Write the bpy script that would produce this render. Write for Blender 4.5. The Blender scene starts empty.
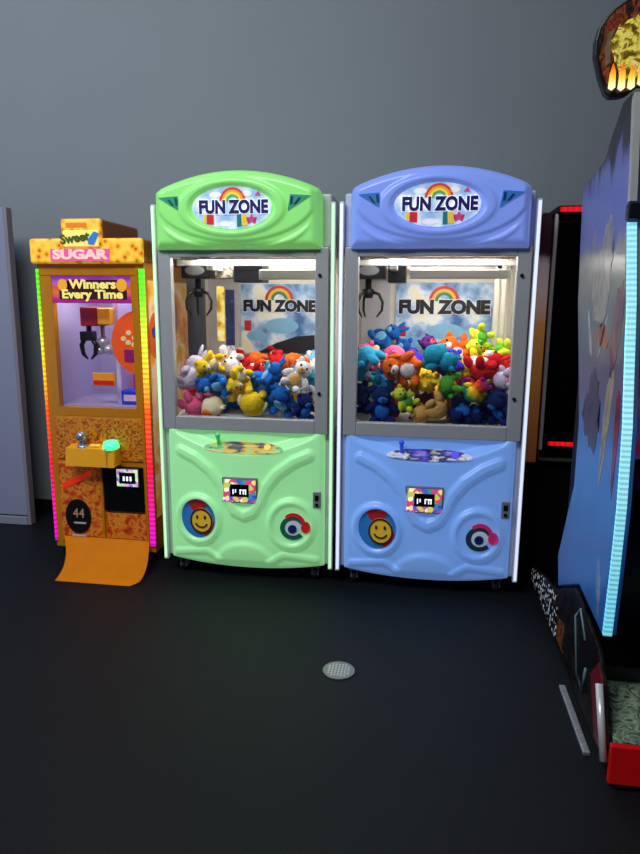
import bpy, bmesh, math, random
from mathutils import Vector, Matrix
random.seed(11)
S = bpy.context.scene
C = S.collection
PI = math.pi

# ------------------------------------------------------------------ materials
def lin(c):
    out = []
    for v in c[:3]:
        v = v / 255.0
        out.append(v / 12.92 if v <= .04045 else ((v + .055) / 1.055) ** 2.4)
    return (out[0], out[1], out[2], 1.0)

MATS = {}
def new_mat(name):
    m = bpy.data.materials.new(name); m.use_nodes = True
    nt = m.node_tree
    return m, nt, nt.nodes['Principled BSDF']

def mat(name, rgb, rough=.5, metal=0, emit=0, emit_rgb=None, var=.10, scale=25, bump=0, spec=.5, coat=0):
    """plain procedural surface: the colour wanders a little with noise"""
    if name in MATS: return MATS[name]
    m, nt, p = new_mat(name)
    tc = nt.nodes.new('ShaderNodeTexCoord')
    nz = nt.nodes.new('ShaderNodeTexNoise'); nz.inputs['Scale'].default_value = scale; nz.inputs['Detail'].default_value = 3
    nt.links.new(tc.outputs['Object'], nz.inputs['Vector'])
    mx = nt.nodes.new('ShaderNodeMix'); mx.data_type = 'RGBA'
    c = lin(rgb)
    mx.inputs[6].default_value = tuple(v * (1 - var) for v in c[:3]) + (1,)
    mx.inputs[7].default_value = tuple(min(1, v * (1 + var)) for v in c[:3]) + (1,)
    nt.links.new(nz.outputs['Fac'], mx.inputs[0])
    nt.links.new(mx.outputs[2], p.inputs['Base Color'])
    p.inputs['Roughness'].default_value = rough; p.inputs['Metallic'].default_value = metal
    p.inputs['Specular IOR Level'].default_value = spec
    p.inputs['Coat Weight'].default_value = coat
    if emit:
        p.inputs['Emission Color'].default_value = lin(emit_rgb or rgb)
        p.inputs['Emission Strength'].default_value = emit
    if bump:
        b = nt.nodes.new('ShaderNodeBump'); b.inputs['Strength'].default_value = bump; b.inputs['Distance'].default_value = .01
        nt.links.new(nz.outputs['Fac'], b.inputs['Height']); nt.links.new(b.outputs['Normal'], p.inputs['Normal'])
    MATS[name] = m
    return m

def ramp_mat(name, stops, kind='noise', scale=8, rough=.5, emit=0, axis='Z', lo=0, hi=1, cells=0, detail=4, interp='LINEAR', distortion=0, stretch=(1, 1, 1), cell_dim=.35, spec=.5):
    """printed or lit pattern: noise / voronoi / position along an axis through a colour ramp"""
    if name in MATS: return MATS[name]
    m, nt, p = new_mat(name)
    tc = nt.nodes.new('ShaderNodeTexCoord')
    mp = nt.nodes.new('ShaderNodeMapping'); mp.inputs['Scale'].default_value = stretch
    nt.links.new(tc.outputs['Object'], mp.inputs['Vector'])
    sep = nt.nodes.new('ShaderNodeSeparateXYZ'); nt.links.new(tc.outputs['Object'], sep.inputs[0])
    r = nt.nodes.new('ShaderNodeValToRGB'); r.color_ramp.interpolation = interp
    if kind == 'noise':
        t = nt.nodes.new('ShaderNodeTexNoise'); t.inputs['Scale'].default_value = scale; t.inputs['Detail'].default_value = detail
        t.inputs['Distortion'].default_value = distortion
        nt.links.new(mp.outputs[0], t.inputs['Vector']); fac = t.outputs['Fac']
    elif kind == 'voronoi':
        t = nt.nodes.new('ShaderNodeTexVoronoi'); t.inputs['Scale'].default_value = scale
        nt.links.new(mp.outputs[0], t.inputs['Vector'])
        s2 = nt.nodes.new('ShaderNodeSeparateColor'); nt.links.new(t.outputs['Color'], s2.inputs[0]); fac = s2.outputs[0]
    elif kind == 'spots':
        t = nt.nodes.new('ShaderNodeTexVoronoi'); t.inputs['Scale'].default_value = scale
        nt.links.new(mp.outputs[0], t.inputs['Vector']); fac = t.outputs['Distance']
    else:
        mr = nt.nodes.new('ShaderNodeMapRange'); mr.inputs[1].default_value = lo; mr.inputs[2].default_value = hi
        nt.links.new(sep.outputs[axis], mr.inputs[0]); fac = mr.outputs[0]
        if distortion:
            t = nt.nodes.new('ShaderNodeTexNoise'); t.inputs['Scale'].default_value = scale; t.inputs['Detail'].default_value = detail
            nt.links.new(mp.outputs[0], t.inputs['Vector'])
            ma = nt.nodes.new('ShaderNodeMath'); ma.operation = 'MULTIPLY_ADD'
            nt.links.new(t.outputs['Fac'], ma.inputs[0]); ma.inputs[1].default_value = distortion
            nt.links.new(fac, ma.inputs[2])
            mb = nt.nodes.new('ShaderNodeMath'); mb.operation = 'SUBTRACT'; mb.inputs[1].default_value = distortion * .5
            nt.links.new(ma.outputs[0], mb.inputs[0]); fac = mb.outputs[0]
    nt.links.new(fac, r.inputs[0])
    els = r.color_ramp.elements
    while len(els) < len(stops): els.new(.5)
    for e, (pos, col) in zip(els, stops):
        e.position = pos; e.color = lin(col)
    nt.links.new(r.outputs[0], p.inputs['Base Color'])
    p.inputs['Roughness'].default_value = rough; p.inputs['Specular IOR Level'].default_value = spec
    if emit:
        nt.links.new(r.outputs[0], p.inputs['Emission Color'])
        p.inputs['Emission Strength'].default_value = emit
        if cells:
            mu = nt.nodes.new('ShaderNodeMath'); mu.operation = 'MULTIPLY'; mu.inputs[1].default_value = cells
            nt.links.new(sep.outputs[axis], mu.inputs[0])
            fr = nt.nodes.new('ShaderNodeMath'); fr.operation = 'FRACT'; nt.links.new(mu.outputs[0], fr.inputs[0])
            gt = nt.nodes.new('ShaderNodeMath'); gt.operation = 'GREATER_THAN'; gt.inputs[1].default_value = .45
            nt.links.new(fr.outputs[0], gt.inputs[0])
            mr2 = nt.nodes.new('ShaderNodeMapRange'); mr2.inputs[3].default_value = emit * cell_dim; mr2.inputs[4].default_value = emit
            nt.links.new(gt.outputs[0], mr2.inputs[0]); nt.links.new(mr2.outputs[0], p.inputs['Emission Strength'])
    MATS[name] = m
    return m

def glass_mat():
    m = bpy.data.materials.new('clear_glass'); m.use_nodes = True; nt = m.node_tree
    nt.nodes.clear()
    o = nt.nodes.new('ShaderNodeOutputMaterial'); mix = nt.nodes.new('ShaderNodeMixShader')
    t = nt.nodes.new('ShaderNodeBsdfTransparent'); g = nt.nodes.new('ShaderNodeBsdfGlossy'); g.inputs['Roughness'].default_value = .02
    nz = nt.nodes.new('ShaderNodeTexNoise'); nz.inputs['Scale'].default_value = 3
    mr = nt.nodes.new('ShaderNodeMapRange'); mr.inputs[3].default_value = .03; mr.inputs[4].default_value = .06
    nt.links.new(nz.outputs['Fac'], mr.inputs[0]); nt.links.new(mr.outputs[0], mix.inputs[0])
    nt.links.new(t.outputs[0], mix.inputs[1]); nt.links.new(g.outputs[0], mix.inputs[2])
    nt.links.new(mix.outputs[0], o.inputs[0])
    return m
GLASS = glass_mat()

def frosted_mat():
    m = bpy.data.materials.new('frosted_acrylic'); m.use_nodes = True; nt = m.node_tree
    nt.nodes.clear()
    o = nt.nodes.new('ShaderNodeOutputMaterial'); mix = nt.nodes.new('ShaderNodeMixShader')
    t = nt.nodes.new('ShaderNodeBsdfTransparent'); g = nt.nodes.new('ShaderNodeBsdfDiffuse'); g.inputs['Color'].default_value = (.8, .82, .85, 1)
    nz = nt.nodes.new('ShaderNodeTexNoise'); nz.inputs['Scale'].default_value = 12
    mr = nt.nodes.new('ShaderNodeMapRange'); mr.inputs[3].default_value = .35; mr.inputs[4].default_value = .5
    nt.links.new(nz.outputs['Fac'], mr.inputs[0]); nt.links.new(mr.outputs[0], mix.inputs[0])
    nt.links.new(t.outputs[0], mix.inputs[1]); nt.links.new(g.outputs[0], mix.inputs[2])
    nt.links.new(mix.outputs[0], o.inputs[0])
    return m
FROST = frosted_mat()

# ------------------------------------------------------------------ geometry builder
class MB:
    def __init__(s): s.bm = bmesh.new()
    def _add(s, t, smooth=False):
        me = bpy.data.meshes.new('tmp')
        for f in t.faces: f.smooth = smooth
        bmesh.ops.recalc_face_normals(t, faces=t.faces)
        t.to_mesh(me); t.free(); s.bm.from_mesh(me); bpy.data.meshes.remove(me)
        return s
    def box(s, x0, x1, y0, y1, z0, z1, bev=0, seg=2):
        t = bmesh.new(); bmesh.ops.create_cube(t, size=1)
        for v in t.verts:
            v.co = Vector(((x0 + x1) / 2 + v.co.x * (x1 - x0), (y0 + y1) / 2 + v.co.y * (y1 - y0), (z0 + z1) / 2 + v.co.z * (z1 - z0)))
        if bev: bmesh.ops.bevel(t, geom=list(t.edges), offset=bev, segments=seg, affect='EDGES', profile=.5)
        return s._add(t)
    def rod(s, a, b, r, r2=None, seg=14):
        a = Vector(a); b = Vector(b); d = b - a
        t = bmesh.new()
        bmesh.ops.create_cone(t, cap_ends=True, segments=seg, radius1=r, radius2=r if r2 is None else r2, depth=d.length)
        M = Matrix.Translation((a + b) / 2) @ d.to_track_quat('Z', 'Y').to_matrix().to_4x4()
        bmesh.ops.transform(t, matrix=M, verts=t.verts)
        for f in t.faces: f.smooth = len(f.verts) == 4
        me = bpy.data.meshes.new('tmp'); t.to_mesh(me); t.free(); s.bm.from_mesh(me); bpy.data.meshes.remove(me)
        return s
    def ball(s, c, r, sub=2, rot=None, fuzz=0, seed=0):
        t = bmesh.new(); bmesh.ops.create_icosphere(t, subdivisions=sub, radius=1)
        rr = (r, r, r) if not hasattr(r, '__len__') else r
        rnd = random.Random(seed)
        for v in t.verts:
            k = 1 + fuzz * (rnd.random() - .5)
            v.co = Vector((v.co.x * rr[0] * k, v.co.y * rr[1] * k, v.co.z * rr[2] * k))
        if rot: bmesh.ops.rotate(t, matrix=rot, verts=t.verts)
        for v in t.verts: v.co += Vector(c)
        return s._add(t, True)
    def tube(s, pts, r, seg=10):
        P = [Vector(p) for p in pts]; t = bmesh.new(); rings = []
        for i, p in enumerate(P):
            d = (P[min(i + 1, len(P) - 1)] - P[max(i - 1, 0)]).normalized()
            u = d.cross(Vector((0, 1, 0)) if abs(d.y) < .9 else Vector((1, 0, 0))).normalized(); w = d.cross(u)
            rad = r[i] if hasattr(r, '__len__') else r
            rings.append([t.verts.new(p + rad * (math.cos(2 * PI * k / seg) * u + math.sin(2 * PI * k / seg) * w)) for k in range(seg)])
        for a, b in zip(rings, rings[1:]):
            for k in range(seg): t.faces.new((a[k], a[(k + 1) % seg], b[(k + 1) % seg], b[k]))
        t.faces.new(rings[0]); t.faces.new(rings[-1])
        return s._add(t, True)
    def prism(s, pts, a, b, plane='XZ', bev=0):
        """outline extruded between two values of the third axis"""
        def co(p, d):
            return Vector((p[0], d, p[1])) if plane == 'XZ' else Vector((d, p[0], p[1])) if plane == 'YZ' else Vector((p[0], p[1], d))
        t = bmesh.new()
        A = [t.verts.new(co(p, a)) for p in pts]; B = [t.verts.new(co(p, b)) for p in pts]
        n = len(pts)
        t.faces.new(A); t.faces.new(B)
        for i in range(n): t.faces.new((A[i], A[(i + 1) % n], B[(i + 1) % n], B[i]))
        if bev: 
            bmesh.ops.recalc_face_normals(t, faces=t.faces)
            es = [e for e in t.edges if any(len(f.verts) == n for f in e.link_faces)]
            bmesh.ops.bevel(t, geom=es, offset=bev, segments=2, affect='EDGES', profile=.5)
        bmesh.ops.triangulate(t, faces=[f for f in t.faces if len(f.verts) > 4])
        return s._add(t)
    def ring(s, outer, inner, a, b, plane='XZ'):
        def co(p, d):
            return Vector((p[0], d, p[1])) if plane == 'XZ' else Vector((d, p[0], p[1])) if plane == 'YZ' else Vector((p[0], p[1], d))
        t = bmesh.new(); n = len(outer)
        L = [[t.verts.new(co(p, d)) for p in pts] for pts in (outer, inner) for d in (a, b)]
        for i in range(n):
            j = (i + 1) % n
            t.faces.new((L[0][i], L[0][j], L[2][j], L[2][i])); t.faces.new((L[1][i], L[1][j], L[3][j], L[3][i]))
            t.faces.new((L[0][i], L[0][j], L[1][j], L[1][i])); t.faces.new((L[2][i], L[2][j], L[3][j], L[3][i]))
        return s._add(t)
    def field(s, xs, zb, zt, nz, yf, yback):
        """moulded front: y = yf(x, z) over a grid, closed behind"""
        t = bmesh.new(); G = []
        for x in xs:
            a, b = zb(x), zt(x)
            G.append([t.verts.new((x, yf(x, a + (b - a) * k / nz, k / nz), a + (b - a) * k / nz)) for k in range(nz + 1)])
        n = len(xs)
        for i in range(n - 1):
            for k in range(nz):
                t.faces.new((G[i][k], G[i + 1][k], G[i + 1][k + 1], G[i][k + 1])).smooth = True
        loop = [G[i][0] for i in range(n)] + [G[-1][k] for k in range(1, nz + 1)] + [G[i][-1] for i in range(n - 2, -1, -1)] + [G[0][k] for k in range(nz - 1, 0, -1)]
        back = [t.verts.new((v.co.x, yback, v.co.z)) for v in loop]
        m = len(loop)
        for i in range(m):
            j = (i + 1) % m
            t.faces.new((loop[i], loop[j], back[j], back[i])).smooth = False
        t.faces.new(back)
        bmesh.ops.triangulate(t, faces=[f for f in t.faces if len(f.verts) > 4])
        bmesh.ops.recalc_face_normals(t, faces=t.faces)
        me = bpy.data.meshes.new('tmp'); t.to_mesh(me); t.free(); s.bm.from_mesh(me); bpy.data.meshes.remove(me)
        return s
    def drape(s, yf, cx, cz, rx, rz, off=.004, r0=0, a0=0, a1=2 * PI, rings=5, seg=40, th=.003):
        """a sticker (disc, ring or sector) that follows a moulded front"""
        t = bmesh.new(); full = abs(a1 - a0 - 2 * PI) < 1e-6
        def row(d):
            G = []
            for i in range(rings + 1):
                q = r0 + (1 - r0) * i / rings; R = []
                for k in range(seg + (0 if full else 1)):
                    a = a0 + (a1 - a0) * k / seg
                    x = cx + rx * q * math.cos(a); z = cz + rz * q * math.sin(a)
                    R.append(t.verts.new((x, yf(x, z) - off - d, z)))
                G.append(R)
            return G
        F, B = row(th), row(0); n = len(F[0])
        rng = range(n) if full else range(n - 1)
        for i in range(rings):
            for k in rng:
                j = (k + 1) % n
                t.faces.new((F[i][k], F[i][j], F[i + 1][j], F[i + 1][k])); t.faces.new((B[i][k], B[i][j], B[i + 1][j], B[i + 1][k]))
        for k in rng:
            j = (k + 1) % n; t.faces.new((F[-1][k], F[-1][j], B[-1][j], B[-1][k]))
        bmesh.ops.remove_doubles(t, verts=t.verts, dist=1e-6)
        return s._add(t)
    def text(s, body, cx, cz, y, size, fat=.0, th=.003, sx=1, rot=0):
        cu = bpy.data.curves.new('lettering', 'FONT'); cu.body = body; cu.size = 1; cu.align_x = 'CENTER'; cu.align_y = 'CENTER'
        cu.offset = fat; cu.extrude = .01; cu.resolution_u = 3
        o = bpy.data.objects.new('lettering', cu); C.objects.link(o)
        dg = bpy.context.evaluated_depsgraph_get()
        me = bpy.data.meshes.new_from_object(o.evaluated_get(dg))
        bpy.data.objects.remove(o); bpy.data.curves.remove(cu)
        cr, sr = math.cos(rot), math.sin(rot)
        for v in me.vertices:
            px, pz = v.co.x * size * sx, v.co.y * size
            v.co = Vector((cx + px * cr - pz * sr, y - (v.co.z + .01) / .02 * th, cz + px * sr + pz * cr))
        s.bm.from_mesh(me); bpy.data.meshes.remove(me)
        return s
    def build(s, name, material, parent=None, shift=None, label=None):
        me = bpy.data.meshes.new(name)
        if shift is not None:
            for v in s.bm.verts: v.co -= Vector(shift)
        s.bm.to_mesh(me); s.bm.free()
        me.materials.append(material)
        o = bpy.data.objects.new(name, me); C.objects.link(o)
        if parent: o.parent = parent
        if label: o['label'] = label
        return o

def tag(o, label, cat, group=None):
    o['label'] = label; o['category'] = cat
    if group: o['group'] = group
    return o
def thing(name, label, cat, loc=(0, 0, 0), group=None):
    o = bpy.data.objects.new(name, None); C.objects.link(o); o.location = loc
    o.empty_display_size = .1
    return tag(o, label, cat, group)
def ell(cx, cz, rx, rz, n=48, a0=0, a1=None):
    if a1 is None: return [(cx + rx * math.cos(2 * PI * k / n), cz + rz * math.sin(2 * PI * k / n)) for k in range(n)]
    return [(cx + rx * math.cos(a0 + (a1 - a0) * k / n), cz + rz * math.sin(a0 + (a1 - a0) * k / n)) for k in range(n + 1)]
def arcband(cx, cz, r1, r0, a0, a1, n=18):
    return ell(cx, cz, r1, r1, n, a0, a1) + ell(cx, cz, r0, r0, n, a1, a0)
def sm(e0, e1, x):
    t = max(0, min(1, (x - e0) / (e1 - e0))); return t * t * (3 - 2 * t)
def segd(p, a, b):
    ax, az = a; bx, bz = b; px, pz = p
    dx, dz = bx - ax, bz - az
    t = max(0, min(1, ((px - ax) * dx + (pz - az) * dz) / (dx * dx + dz * dz)))
    return math.hypot(px - ax - t * dx, pz - az - t * dz)
def polyd(p, P): return min(segd(p, a, b) for a, b in zip(P, P[1:]))

# ------------------------------------------------------------------ the room
def struct(mb, name, m):
    o = mb.build(name, m); o['kind'] = 'structure'; return o
floor_m, nt, p = new_mat('dark_speckled_floor')
tc = nt.nodes.new('ShaderNodeTexCoord')
n1 = nt.nodes.new('ShaderNodeTexNoise'); n1.inputs['Scale'].default_value = 230; n1.inputs['Detail'].default_value = 5
n2 = nt.nodes.new('ShaderNodeTexNoise'); n2.inputs['Scale'].default_value = 2.2
nt.links.new(tc.outputs['Object'], n1.inputs['Vector']); nt.links.new(tc.outputs['Object'], n2.inputs['Vector'])
r = nt.nodes.new('ShaderNodeValToRGB'); r.color_ramp.elements[0].position = .38; r.color_ramp.elements[1].position = .72
r.color_ramp.elements[0].color = (.003, .004, .006, 1); r.color_ramp.elements[1].color = (.014, .017, .021, 1)
nt.links.new(n1.outputs['Fac'], r.inputs[0]); nt.links.new(r.outputs[0], p.inputs['Base Color'])
mr = nt.nodes.new('ShaderNodeMapRange'); mr.inputs[3].default_value = .42; mr.inputs[4].default_value = .52
nt.links.new(n2.outputs['Fac'], mr.inputs[0]); nt.links.new(mr.outputs[0], p.inputs['Roughness'])
b = nt.nodes.new('ShaderNodeBump'); b.inputs['Strength'].default_value = .55; b.inputs['Distance'].default_value = .006
nt.links.new(n1.outputs['Fac'], b.inputs['Height']); nt.links.new(b.outputs['Normal'], p.inputs['Normal'])
p.inputs['Specular IOR Level'].default_value = .15
struct(MB().box(-6, 5, -3, 3.95, -.1, 0), 'floor', floor_m)

wall_m = mat('grey_painted_wall', (129, 138, 145), rough=.85, var=.04, scale=3, bump=.02)
struct(MB().box(-6, 5, 3.9, 4.02, 0, 4.2), 'wall_back', wall_m)
struct(MB().box(-6, 5, -3, 4.02, 4.2, 4.3), 'ceiling', mat('dark_ceiling', (60, 62, 66), rough=.9))
struct(MB().box(-6, 5, 3.888, 3.9, 0, .075, .003), 'baseboard_back', mat('black_rubber_baseboard', (12, 12, 15), rough=.5))

# floor drain
t = thing('floor_drain', 'round pale metal drain cover set in the dark floor before the blue and green machines', 'drain', (-.27, 2.273, 0))
MB().prism(ell(0, 0, .062, .062, 40), .0, .005, 'XY', .0015).build('rim', mat('drain_rim_metal', (150, 152, 150), .35, .8), t)
g = MB()
for i in range(-4, 5):
    for j in range(-4, 5):
        x, y = i * .0125, j * .0125
        if math.hypot(x, y) < .05: g.prism(ell(x, y, .0042, .0042, 10), .004, .0062, 'XY')
g.build('grate', mat('drain_stud_metal', (215, 216, 208), .4, .5), t)

# pale partition at the left edge
t = thing('partition', 'pale grey freestanding partition panel by the wall at the far left', 'partition', (-2.875, 3.62, 0))
pm = mat('pale_grey_laminate', (142, 148, 172), rough=.45, var=.05, scale=4)
MB().box(-.47, .455, -.02, .02, .06, 1.925, .004).build('panel', pm, t)
MB().box(.455, .480, -.027, .027, .0, 1.925, .004).build('edge_trim', mat('grey_brown_edge', (136, 130, 140), .5), t, label='grey-brown edge trim')
MB().box(-.47, .455, -.03, .03, 0, .052, .004).build('bottom_rail', mat('pale_rail', (142, 146, 160), .4), t)

# ------------------------------------------------------------------ claw machines
WHITE_LED = {}
chrome = mat('chrome', (205, 208, 212), .18, 1.0, var=.03)
black_pl = mat('black_plastic', (14, 14, 16), .35)
dark_metal = mat('dark_metal', (40, 41, 45), .35, .7)
alu = mat('brushed_aluminium_frame', (176, 178, 182), .4, .15, var=.06, scale=60)
cream = mat('cream_inner_panel', (226, 222, 206), .5, var=.05)

HW = .4                                                       # half width of the door
RIB = [(-.325, .668), (-.25, .635), (-.17, .575), (-.115, .505), (-.085, .43), (-.05, .375), (0, .352), (.05, .375), (.085, .43), (.115, .505), (.17, .575), (.25, .635), (.325, .668)]
DOME = [(.14 * math.cos(a), .07 + .17 * math.sin(a)) for a in [PI * k / 12 for k in range(13)]]
def door_h(x, z):
    """how far the moulded door stands out"""
    e = min(HW - abs(x), z - (.055 + .035 * (x / HW) ** 2), .79 - z)
    h = .028 * (1 - (1 - min(1, max(0, e) / .03)) ** 2) ** .5
    h += .035 * (1 - (x / HW) ** 2) * sm(.0, .2, z) 
    h += .020 * (1 - sm(.012, .034, polyd((x, z), RIB)))                     # the raised wishbone
    smile = .655 + .085 * (x / .34) ** 2                                     # the hollowed control deck
    h -= .046 * sm(smile, smile + .05, z) * (1 - sm(.33, .37, abs(x)))
    for bx in (-.24, .24):                                                   # two round bosses
        d = math.hypot((x - bx), (z - .315) * .92)
        h += .022 * (1 - sm(.108, .134, d)) - .014 * (1 - sm(.084, .104, d))
    h += .016 * (1 - sm(.13, .165, math.hypot(x * .9, (z - .06)))) * sm(.07, .12, z)    # low dome at the foot
    d = polyd((x, z), [(-.36, .13), (-.2, .15), (-.13, .11)]) if x < 0 else polyd((x, z), [(.36, .13), (.2, .15), (.13, .11)])
    h += .011 * (1 - sm(.008, .024, d))
    return h
def door_y(x, z, k=0): return .02 - door_h(x, z)

def mq_top(x):
    t = abs(x) / .395
    return 1.898 + .090 * (1 - t * t) - .022 * sm(.93, 1, t) ** 2
def mq_h(x, z):
    e = min(.395 - abs(x), z - 1.632, mq_top(x) - z)
    h = .085 * (1 - (1 - min(1, max(0, e) / .045)) ** 2) ** .5
    r = math.hypot((x + .01) / .19, (z - 1.816) / .096)
    h += .012 * (1 - sm(.06, .2, abs(r - 1.18))) - .012 * (1 - sm(1.0, 1.08, r))
    arc = 1.845 - .175 * (1 - (x / .37) ** 2) ** .5 if abs(x) < .37 else 1.845
    h += .012 * sm(arc - .006, arc + .008, z) * (1 - sm(.35, .37, abs(x)))
    h += .008 * (1 - sm(.006, .016, abs(z - (arc - .045)))) * (1 - sm(.3, .37, abs(x)))
    return h
def mq_y(x, z, k=0): return .02 - mq_h(x, z)

def claw_machine(cx, tone, label):
    T = thing('claw_machine', label, 'claw machine', (cx, 3.05, 0), 'wide twin claw machines')
    green = tone == 'green'
    door_c = (164, 240, 166) if green else (122, 168, 240)
    mq_c = (142, 228, 124) if green else (126, 152, 236)
    door_m = mat(tone + '_backlit_door_plastic', door_c, .3, 0, .36, var=.05, scale=3)
    mq_m = mat(tone + '_backlit_marquee_plastic', mq_c, .3, 0, .36, var=.05, scale=3)
    body_m = mat(tone + '_cabinet_paint', (190, 205, 192) if green else (196, 202, 220), .4, var=.04)
    led_m = mat(tone + '_edge_light', (196, 246, 196) if green else (222, 232, 255), .4, 0, .75, var=.02)
    W = .420
    # shell of the lower cabinet, the roof box, the back wall and the right-hand wall
    MB().box(-W, W, .02, .75, .095, .765, .006).build('lower_cabinet', body_m, T)
    MB().box(-W, W, .03, .75, 1.645, 1.885, .01).build('top_box', body_m, T)
    bp = MB().box(-W, W, .735, .75, .765, 1.645).build('back_panel', cream, T)
    MB().box(W - .012, W, .03, .735, .765, 1.645).build('side_panel', cream, T, label='cream right side panel')
    MB().box(-W, -W + .006, .03, .735, .80, 1.61).build('side_glass', GLASS, T)
    MB().box(-W, -W + .012, .03, .735, .765, .80).build('side_rail', alu, T)
    MB().box(-W, -W + .012, .03, .735, 1.61, 1.645).build('side_rail', alu, T)
    # lit white corner posts
    for s in (-1, 1):
        post = MB().box(s * (W + .011) - .011, s * (W + .011) + .011, -.005, .03, .075, 1.845, .004).build('corner_post', mat('white_post_paint', (214, 216, 222), .35), T)
        MB().box(s * (W + .011) - .007, s * (W + .011) + .007, -.010, -.005, .085, 1.835, .002).build('edge_light', led_m, post)
        MB().box(s * (W - .012) - .012, s * (W - .012) + .012, .70, .735, .765, 1.645).build('inner_post', cream, T)
    # window frame and front glass
    fr = MB().box(-.412, -.350, -.012, .03, .772, 1.645, .004).box(.350, .412, -.012, .03, .772, 1.645, .004)
    fr.box(-.350, .350, -.012, .03, .772, .838, .004).box(-.350, .350, -.012, .03, 1.603, 1.645, .004)
    f = fr.build('window_frame', alu, T)
    MB().box(-.35, .35, .010, .014, .838, 1.603).build('front_glass', GLASS, f)
    for z in (.97, 1.52):
        MB().rod((.372, -.012, z), (.372, -.02, z), .008).build('lock', dark_metal, f, label='small dark frame lock')
    # moulded door
    nx = 120
    door = MB().field([-HW + 2 * HW * i / nx for i in range(nx + 1)], lambda x: .055 + .035 * (x / HW) ** 2, lambda x: .79 - .012 * sm(.36, .4, abs(x)), 110, door_y, .02).build('door', door_m, T)
    deck = MB().drape(door_y, 0, .692, .20, .026, off=.003, rings=6).build('control_deck', ramp_mat(tone + '_deck_print', [(.30, (20, 90, 60)), (.42, (150, 210, 150)), (.5, (235, 180, 50)), (.6, (40, 90, 110)), (.7, (170, 60, 40))] if green else [(.3, (150, 150, 200)), (.42, (225, 225, 240)), (.5, (30, 30, 50)), (.6, (80, 80, 210)), (.7, (205, 160, 190))], 'noise', 16, .4, .25, stretch=(.6, 1, 2)), door)
    js = mat(tone + '_joystick', (70, 210, 110) if green else (50, 90, 225), .25, 0, .25)
    yj = door_y(-.13, .70)
    j = MB().rod((-.13, yj - .004, .70), (-.13, yj - .02, .745), .009).ball((-.13, yj - .021, .75), .014).rod((-.13, yj - .001, .694), (-.13, yj - .008, .70), .024, .014).build('joystick', js, T)
    yb = door_y(.12, .694)
    MB().rod((.12, yb - .003, .692), (.12, yb - .016, .702), .02, .017).build('drop_button', mat(tone + '_drop_button', (230, 190, 40) if green else (90, 80, 225), .3, 0, .5), T)
    # card reader with its rainbow rim
    y0 = door_y(-.02, .48) - .022
    rd = MB().box(-.105, .075, y0 + .006, y0 + .06, .418, .546, .005).build('card_reader', mat('reader_housing', (120, 110, 130), .4), T)
    MB().ring([(-.097, .426), (.067, .426), (.067, .538), (-.097, .538)], [(-.062, .452), (.034, .452), (.034, .516), (-.062, .516)], y0, y0 + .006).build('light_rim', ramp_mat('rainbow_rim', [(.0, (214, 60, 80)), (.25, (190, 70, 150)), (.45, (40, 60, 200)), (.6, (70, 150, 90)), (.8, (235, 205, 90)), (1, (250, 250, 200))], 'voronoi', 42, .4, .8), rd)
    MB().box(-.062, .034, y0 + .002, y0 + .006, .452, .516).build('screen', mat('black_screen', (6, 6, 12), .1), rd)
    d = MB()
    for i, x in enumerate((-.046, -.034, -.010, .006, .017)):
        d.box(x - .003, x + .003, y0, y0 + .002, .466 + (.008 if i == 1 else 0), .490)
        if i in (2, 3): d.box(x, x + .012, y0, y0 + .002, .486, .490)
    d.build('readout', mat('white_readout', (235, 240, 255), .4, 0, 1.0), rd)
    # round smiling badge and the small ring badge
    cols = dict(ring=(46, 122, 196), red=(176, 34, 44), gold=(232, 186, 52), dark=(60, 36, 30))
    bcx, bcz = -.235, .325
    B = MB().drape(door_y, bcx, bcz, .092, .103, off=.003).build('round_badge', mat('badge_blue', cols['ring'], .4, 0, .15), T)
    MB().drape(door_y, bcx, bcz, .089, .100, off=.0065, r0=.45, a0=.30 * PI, a1=.72 * PI, seg=20).drape(door_y, bcx, bcz, .089, .100, off=.0065, r0=.5, a0=1.62 * PI, a1=1.95 * PI, seg=18).build('red_cap', mat('badge_red', cols['red'], .4, 0, .12), B)
    MB().drape(door_y, bcx + .018, bcz - .012, .06, .066, off=.0095).build('gold_face', mat('badge_gold', cols['gold'], .4, 0, .15), B)
    ft = MB()
    for dx in (-.004, .038): ft.drape(door_y, bcx + dx, bcz + .008, .006, .010, off=.014, rings=2, seg=12)
    ft.drape(door_y, bcx + .018, bcz - .012, .060, .066, off=.013, r0=.86, seg=36, rings=1)
    ft.drape(door_y, bcx + .018, bcz - .014, .036, .034, off=.014, r0=.78, a0=1.12 * PI, a1=1.88 * PI, rings=2, seg=16)
    ft.build('badge_lines', mat('badge_brown', cols['dark'], .5), B)
    cx2, cz2 = .252, .300
    D = MB().drape(door_y, cx2, cz2, .066, .062, off=.003, r0=.50, a0=.15 * PI, a1=1.75 * PI, seg=36).build('ring_badge', mat(tone + '_swirl', (28, 110, 84) if green else (34, 60, 84), .4, 0, .1), T)
    MB().drape(door_y, cx2, cz2, .040, .038, off=.006).build('badge_centre', mat('badge_white', (206, 222, 232), .4, 0, .15), D)
    MB().drape(door_y, cx2 - .004, cz2 - .004, .022, .022, off=.010, rings=3, seg=20).build('badge_spot', mat('badge_navy', (24, 38, 110), .4, 0, .1), D)
    MB().drape(door_y, cx2, cz2 + .006, .064, .072, off=.007, r0=.72, a0=.12 * PI, a1=.72 * PI, seg=22, rings=2).drape(door_y, cx2 + .062, cz2 + .004, .024, .030, off=.007, rings=3, seg=20).build('badge_tail', mat(tone + '_badge_tail', (214, 40, 46) if green else (214, 46, 120), .4, 0, .15), D)
    # coin lock on the right of the door
    yl = door_y(.362, .44)
    L = MB().box(.345, .385, yl - .008, yl + .02, .40, .484, .004).build('door_lock', mat('pale_lock_metal', (150, 160, 160), .35, .3), T, label='pale metal door lock')
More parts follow.
